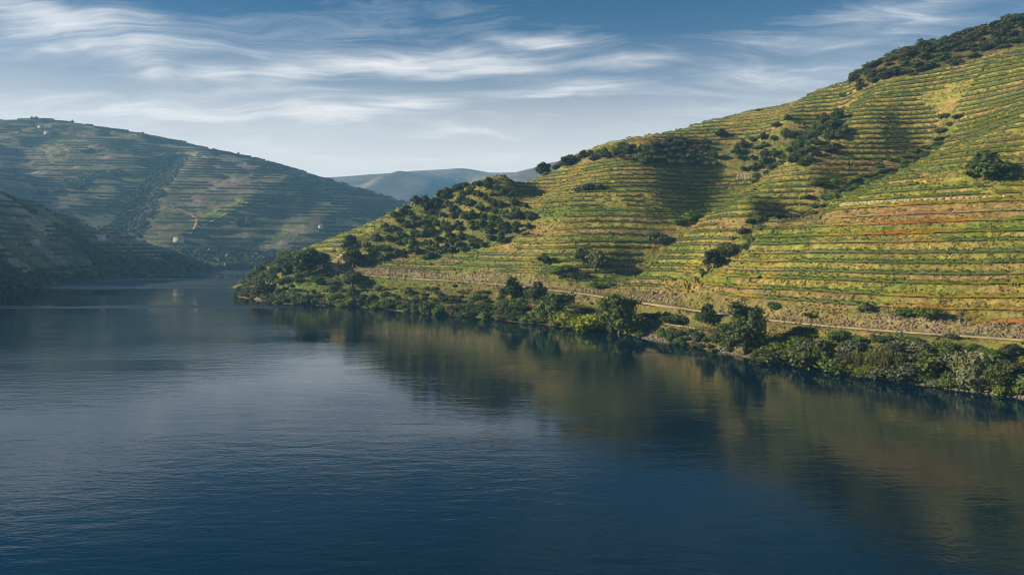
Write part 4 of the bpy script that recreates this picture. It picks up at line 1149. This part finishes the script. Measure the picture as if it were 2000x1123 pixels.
X, Y, z_, zb_, tm_ = F1; fr = fbm(X, Y, 70, 2, 500)
DGa = near(X, Y, densify([P3(u, v, d)[:2] for u, v, d in [(235, 452, 1040), (275, 395, 1160), (310, 345, 1290), (345, 300, 1440)]], 12))[0]
far_bushes('distant_woodland', F1, (zb_ > 0.5) & (zb_ < 26 + 14 * fr) & (Y < 1200), 2600, 4, 9, 'dark woodland along the far shore under the hazy hill', (0.070, 0.086, 0.040), 61)
far_bushes('distant_scrub', F1, (zb_ > 20) & (((tm_ < .5) & (fr > -.2)) | (DGa < 26)) & (Y < 1620), 3600, 3, 6.5, 'scrub in the gullies of the hazy left hill', (0.072, 0.085, 0.042), 62)
X, Y, z_, zb_, tm_ = F2; fr = fbm(X, Y, 40, 2, 501); ul = X / Y * FPX + 1000
far_bushes('bank_woodland', F2, (zb_ > 0.4) & ((zb_ < 6 + 5 * fr) | (ul > 235) & (zb_ < 22) & (fr > -.1)), 1900, 3.5, 7.5, 'dark woodland along the left bank', (0.12, 0.14, 0.055), 63)
far_bushes('bank_scrub', F2, (zb_ > 10) & (tm_ < .6) & (fr > -.5), 1300, 2.5, 5, 'scrub between the vines of the lower left spur', (0.11, 0.12, 0.05), 64)
far_bushes('bank_thicket', F2, (zb_ > 0.4) & (ul < 42) & (Y < 480), 700, 4.5, 8, 'shaded thicket at the left edge by the water', (0.075, 0.092, 0.04), 65, 14)

# ------------------------------------------------------------------ stone walls and houses
def stone_wall(u0, u1, lev, hgt, label, seed):
    """dry-stone terrace wall following one level of the slope, laid in uneven courses"""
    r = np.random.default_rng(seed); best = None
    for ln in link_lines(contour_segments(G.X, G.Y, ZL, lev)):
        P = np.array([edge_point(G.X, G.Y, ZL, e, lev) for e in ln]); u = P[:, 0] / P[:, 1] * FPX + 1000; k_ = (u > u0) & (u < u1) & (P[:, 1] < 420)
        if k_.sum() > 8 and (best is None or k_.sum() > len(best)): best = P[k_]
    P = smooth_line(densify(best, 0.5), 10); T = np.gradient(P, axis=0); T /= np.linalg.norm(T, axis=1)[:, None]; N = np.stack([-T[:, 1], T[:, 0]], 1)
    gx = np.array([(G.samp(ZL, P[i, 0] + N[i, 0], P[i, 1] + N[i, 1]) - lev) for i in (len(P) // 2,)])[0]; N = N if gx < 0 else -N     # N points downhill
    bx = np.array([(a, b, c) for c in (0, 1) for b in (0, 1) for a in (0, 1)], float); bf = np.array([(0, 2, 3, 1), (4, 5, 7, 6), (0, 1, 5, 4), (2, 6, 7, 3), (0, 4, 6, 2), (1, 3, 7, 5)])
    Vs, Fs, o = [], [], 0; zt = float(terrace(np.array([lev]))[0][0]) - float(G.samp(OFF, best[len(best) // 2, 0], best[len(best) // 2, 1])); courses = 5; ch = hgt / courses
    for c in range(courses):
        i = int(r.integers(0, 2))
        while i < len(P) - 4:
            n = int(r.integers(2, 5)); a = P[i]; t = T[i]; nn = N[i]; L_ = 0.5 * n + .02; pr_ = .3 + .22 * r.random(); zz = zt - hgt + .25 + c * ch
            q = a[None] + t[None] * (bx[:, :1] * L_) + nn[None] * ((bx[:, 1:2] - .55) * 1.1 + pr_ * .5 - c * .05); z_ = zz + bx[:, 2] * (ch + .03)
            Vs.append(np.concatenate([q, z_[:, None]], 1) + r.normal(0, .04, (8, 3))); Fs.append(bf + o); o += 8; i += n
    w = link(bpy.data.objects.new('stone_wall', None)); c0 = P[len(P) // 2]; w.location = (c0[0], c0[1], zt - hgt)
    V = np.concatenate(Vs) - np.array((c0[0], c0[1], zt - hgt)); st_ = obj('stones', mesh('stones', V, np.concatenate(Fs), M['wallstone']), w); st_['kind'] = 'stuff'
    tag(w, label, 'stone wall')


stone_wall(1640, 1985, LV[int(np.searchsorted(LV, 44))] - 0.35, 3.2, 'long pale dry-stone wall across the slope right of the gullies', 1)
stone_wall(1435, 1550, LV[int(np.searchsorted(LV, 66))] - 0.3, 3.0, 'grey stone wall just under the tree belt beside the gully', 2)


def hit_far(FX, u, v):
    X, Y, z = FX[:3]; a = (u - 1000) / FPX; aa = X[0] / Y[0]; i = int(np.abs(aa - a).argmin())
    zr = CAMH - (v - HZ) / FPX * Y[:, i]; k_ = np.nonzero(z[:, i] >= zr)[0]; k_ = k_[0] if len(k_) else int((zr - z[:, i]).argmin())
    return X[k_, i], Y[k_, i], z[k_, i]


def box(x0, x1, y0, y1, z0, z1): return np.array([(x, y, z) for z in (z0, z1) for y in (y0, y1) for x in (x0, x1)], float), np.array([(0, 2, 3, 1), (4, 5, 7, 6), (0, 1, 5, 4), (2, 6, 7, 3), (0, 4, 6, 2), (1, 3, 7, 5)])


def house(pos, w, d, h, rot, label, wall='white', wins=3):
    o = link(bpy.data.objects.new('house', None)); o.location = pos; o.rotation_euler = (0, 0, rot); tag(o, label, 'house', 'houses on the left hills')
    obj('wall', mesh('wall', *box(-w / 2, w / 2, -d / 2, d / 2, -3, h), M[wall]), o)
    e = .45; rh = d * .28
    V = np.array([(-w / 2 - e, -d / 2 - e, h + .003), (w / 2 + e, -d / 2 - e, h + .003), (w / 2 + e, d / 2 + e, h + .003), (-w / 2 - e, d / 2 + e, h + .003), (-w / 2 - e, 0, h + rh), (w / 2 + e, 0, h + rh)])
    rf = obj('roof', mesh('roof', V, [np.array([(0, 1, 5, 4), (2, 3, 4, 5), (3, 2, 1, 0)]), np.array([(0, 4, 3), (1, 2, 5)])], M['tiles']), o)
    obj('chimney', mesh('chimney', *box(w * .22, w * .22 + .8, -.4, .4, h + rh * .5, h + rh + .9), M[wall]), rf)
    for i in range(wins):
        x = -w / 2 + w * (i + .6) / (wins + .9)
        if i == wins // 2: obj('door', mesh('door', *box(x - .5, x + .5, -d / 2 - .06, -d / 2 + .05, 0, 2.1), M['wood']), o)
        else: obj('window', mesh('window', *box(x - .55, x + .55, -d / 2 - .06, -d / 2 + .05, 1.2, 2.5), M['glass']), o)


for FX, u_, v_, w_, d_, h_, rt, wl, lb in [
        (F2, 193, 468, 12, 7.5, 4.0, .35, 'white', 'white farmhouse with a red roof on the lower left spur'), (F2, 60, 476, 12, 7, 3.2, -.2, 'stuccoed', 'dull reddish farm building at the left edge of the lower spur'),
        (F1, 349, 472, 14, 8, 3.8, .3, 'white', 'pale house with a red roof near the water at the foot of the big hill'), (F1, 94, 262, 13, 8, 3.6, .2, 'stuccoed', 'larger pale building just under the hilltop on the left'),
        (F1, 80, 252, 9, 7, 5.0, -.1, 'stuccoed', 'smaller pale building just under the hilltop on the left'), (F1, 626, 446, 6, 5, 3.2, .5, 'white', 'small white house alone above the promontory')]:
    house(hit_far(FX, u_, v_), w_, d_, h_, rt, lb, wl)
for u_, v_, w_, lb in [(62, 235, 7, 'left of two tiny trees on the hilltop skyline at the left'), (71, 235, 7, 'right of two tiny trees on the hilltop skyline at the left'), (141, 241, 6, 'tiny single tree on the left skyline'),
                       (279, 267, 6, 'left of two tiny trees where the left skyline drops'), (286, 268, 6, 'right of two tiny trees where the left skyline drops')]:
    x_, y_, z_ = hit_far(F1, u_, v_); plant('oak', x_, y_, w_ / FPX * y_, w_ / FPX * y_, lb, 'tiny skyline trees', z=z_)

def far_track(FX, pl, w, label):
    L = densify([hit_far(FX, u, v) for u, v in pl], 6.0); L = smooth_line(L, 3); L[:, 2] += 0.5
    tag(strip('path', L, w, M['road'], 0.15), label, 'path', kind='structure')


far_track(F1, [(332, 402), (352, 410), (372, 420), (386, 430), (382, 444), (372, 458)], 1.8, 'pale farm track bending down the middle of the hazy left hill')
far_track(F1, [(398, 440), (425, 428), (455, 412), (485, 396)], 1.6, 'pale track beside the green strip on the hazy left hill')

# haze of the valley air
hz = mesh('haze', [(x_, y_, z_) for z_ in (-15.5, 440) for y_ in (-700, 4050) for x_ in (-3200, 3200)], np.array([[0, 2, 3, 1], [4, 5, 7, 6], [0, 1, 5, 4], [2, 6, 7, 3], [0, 4, 6, 2], [1, 3, 7, 5]]))
hm = bpy.data.materials.new('valley_haze'); hm.use_nodes = True; ht = NT(hm.node_tree)
pv = ht.n('ShaderNodeVolumePrincipled', {'Color': (0.22, 0.53, 1.0, 1), 'Density': 0.0002, 'Anisotropy': 0.0})
ht.n('ShaderNodeOutputMaterial', {'Volume': pv.outputs[0]})
hz.materials.append(hm)
tag(obj('haze', hz), 'thin blue haze in the valley air', 'haze', kind='stuff')
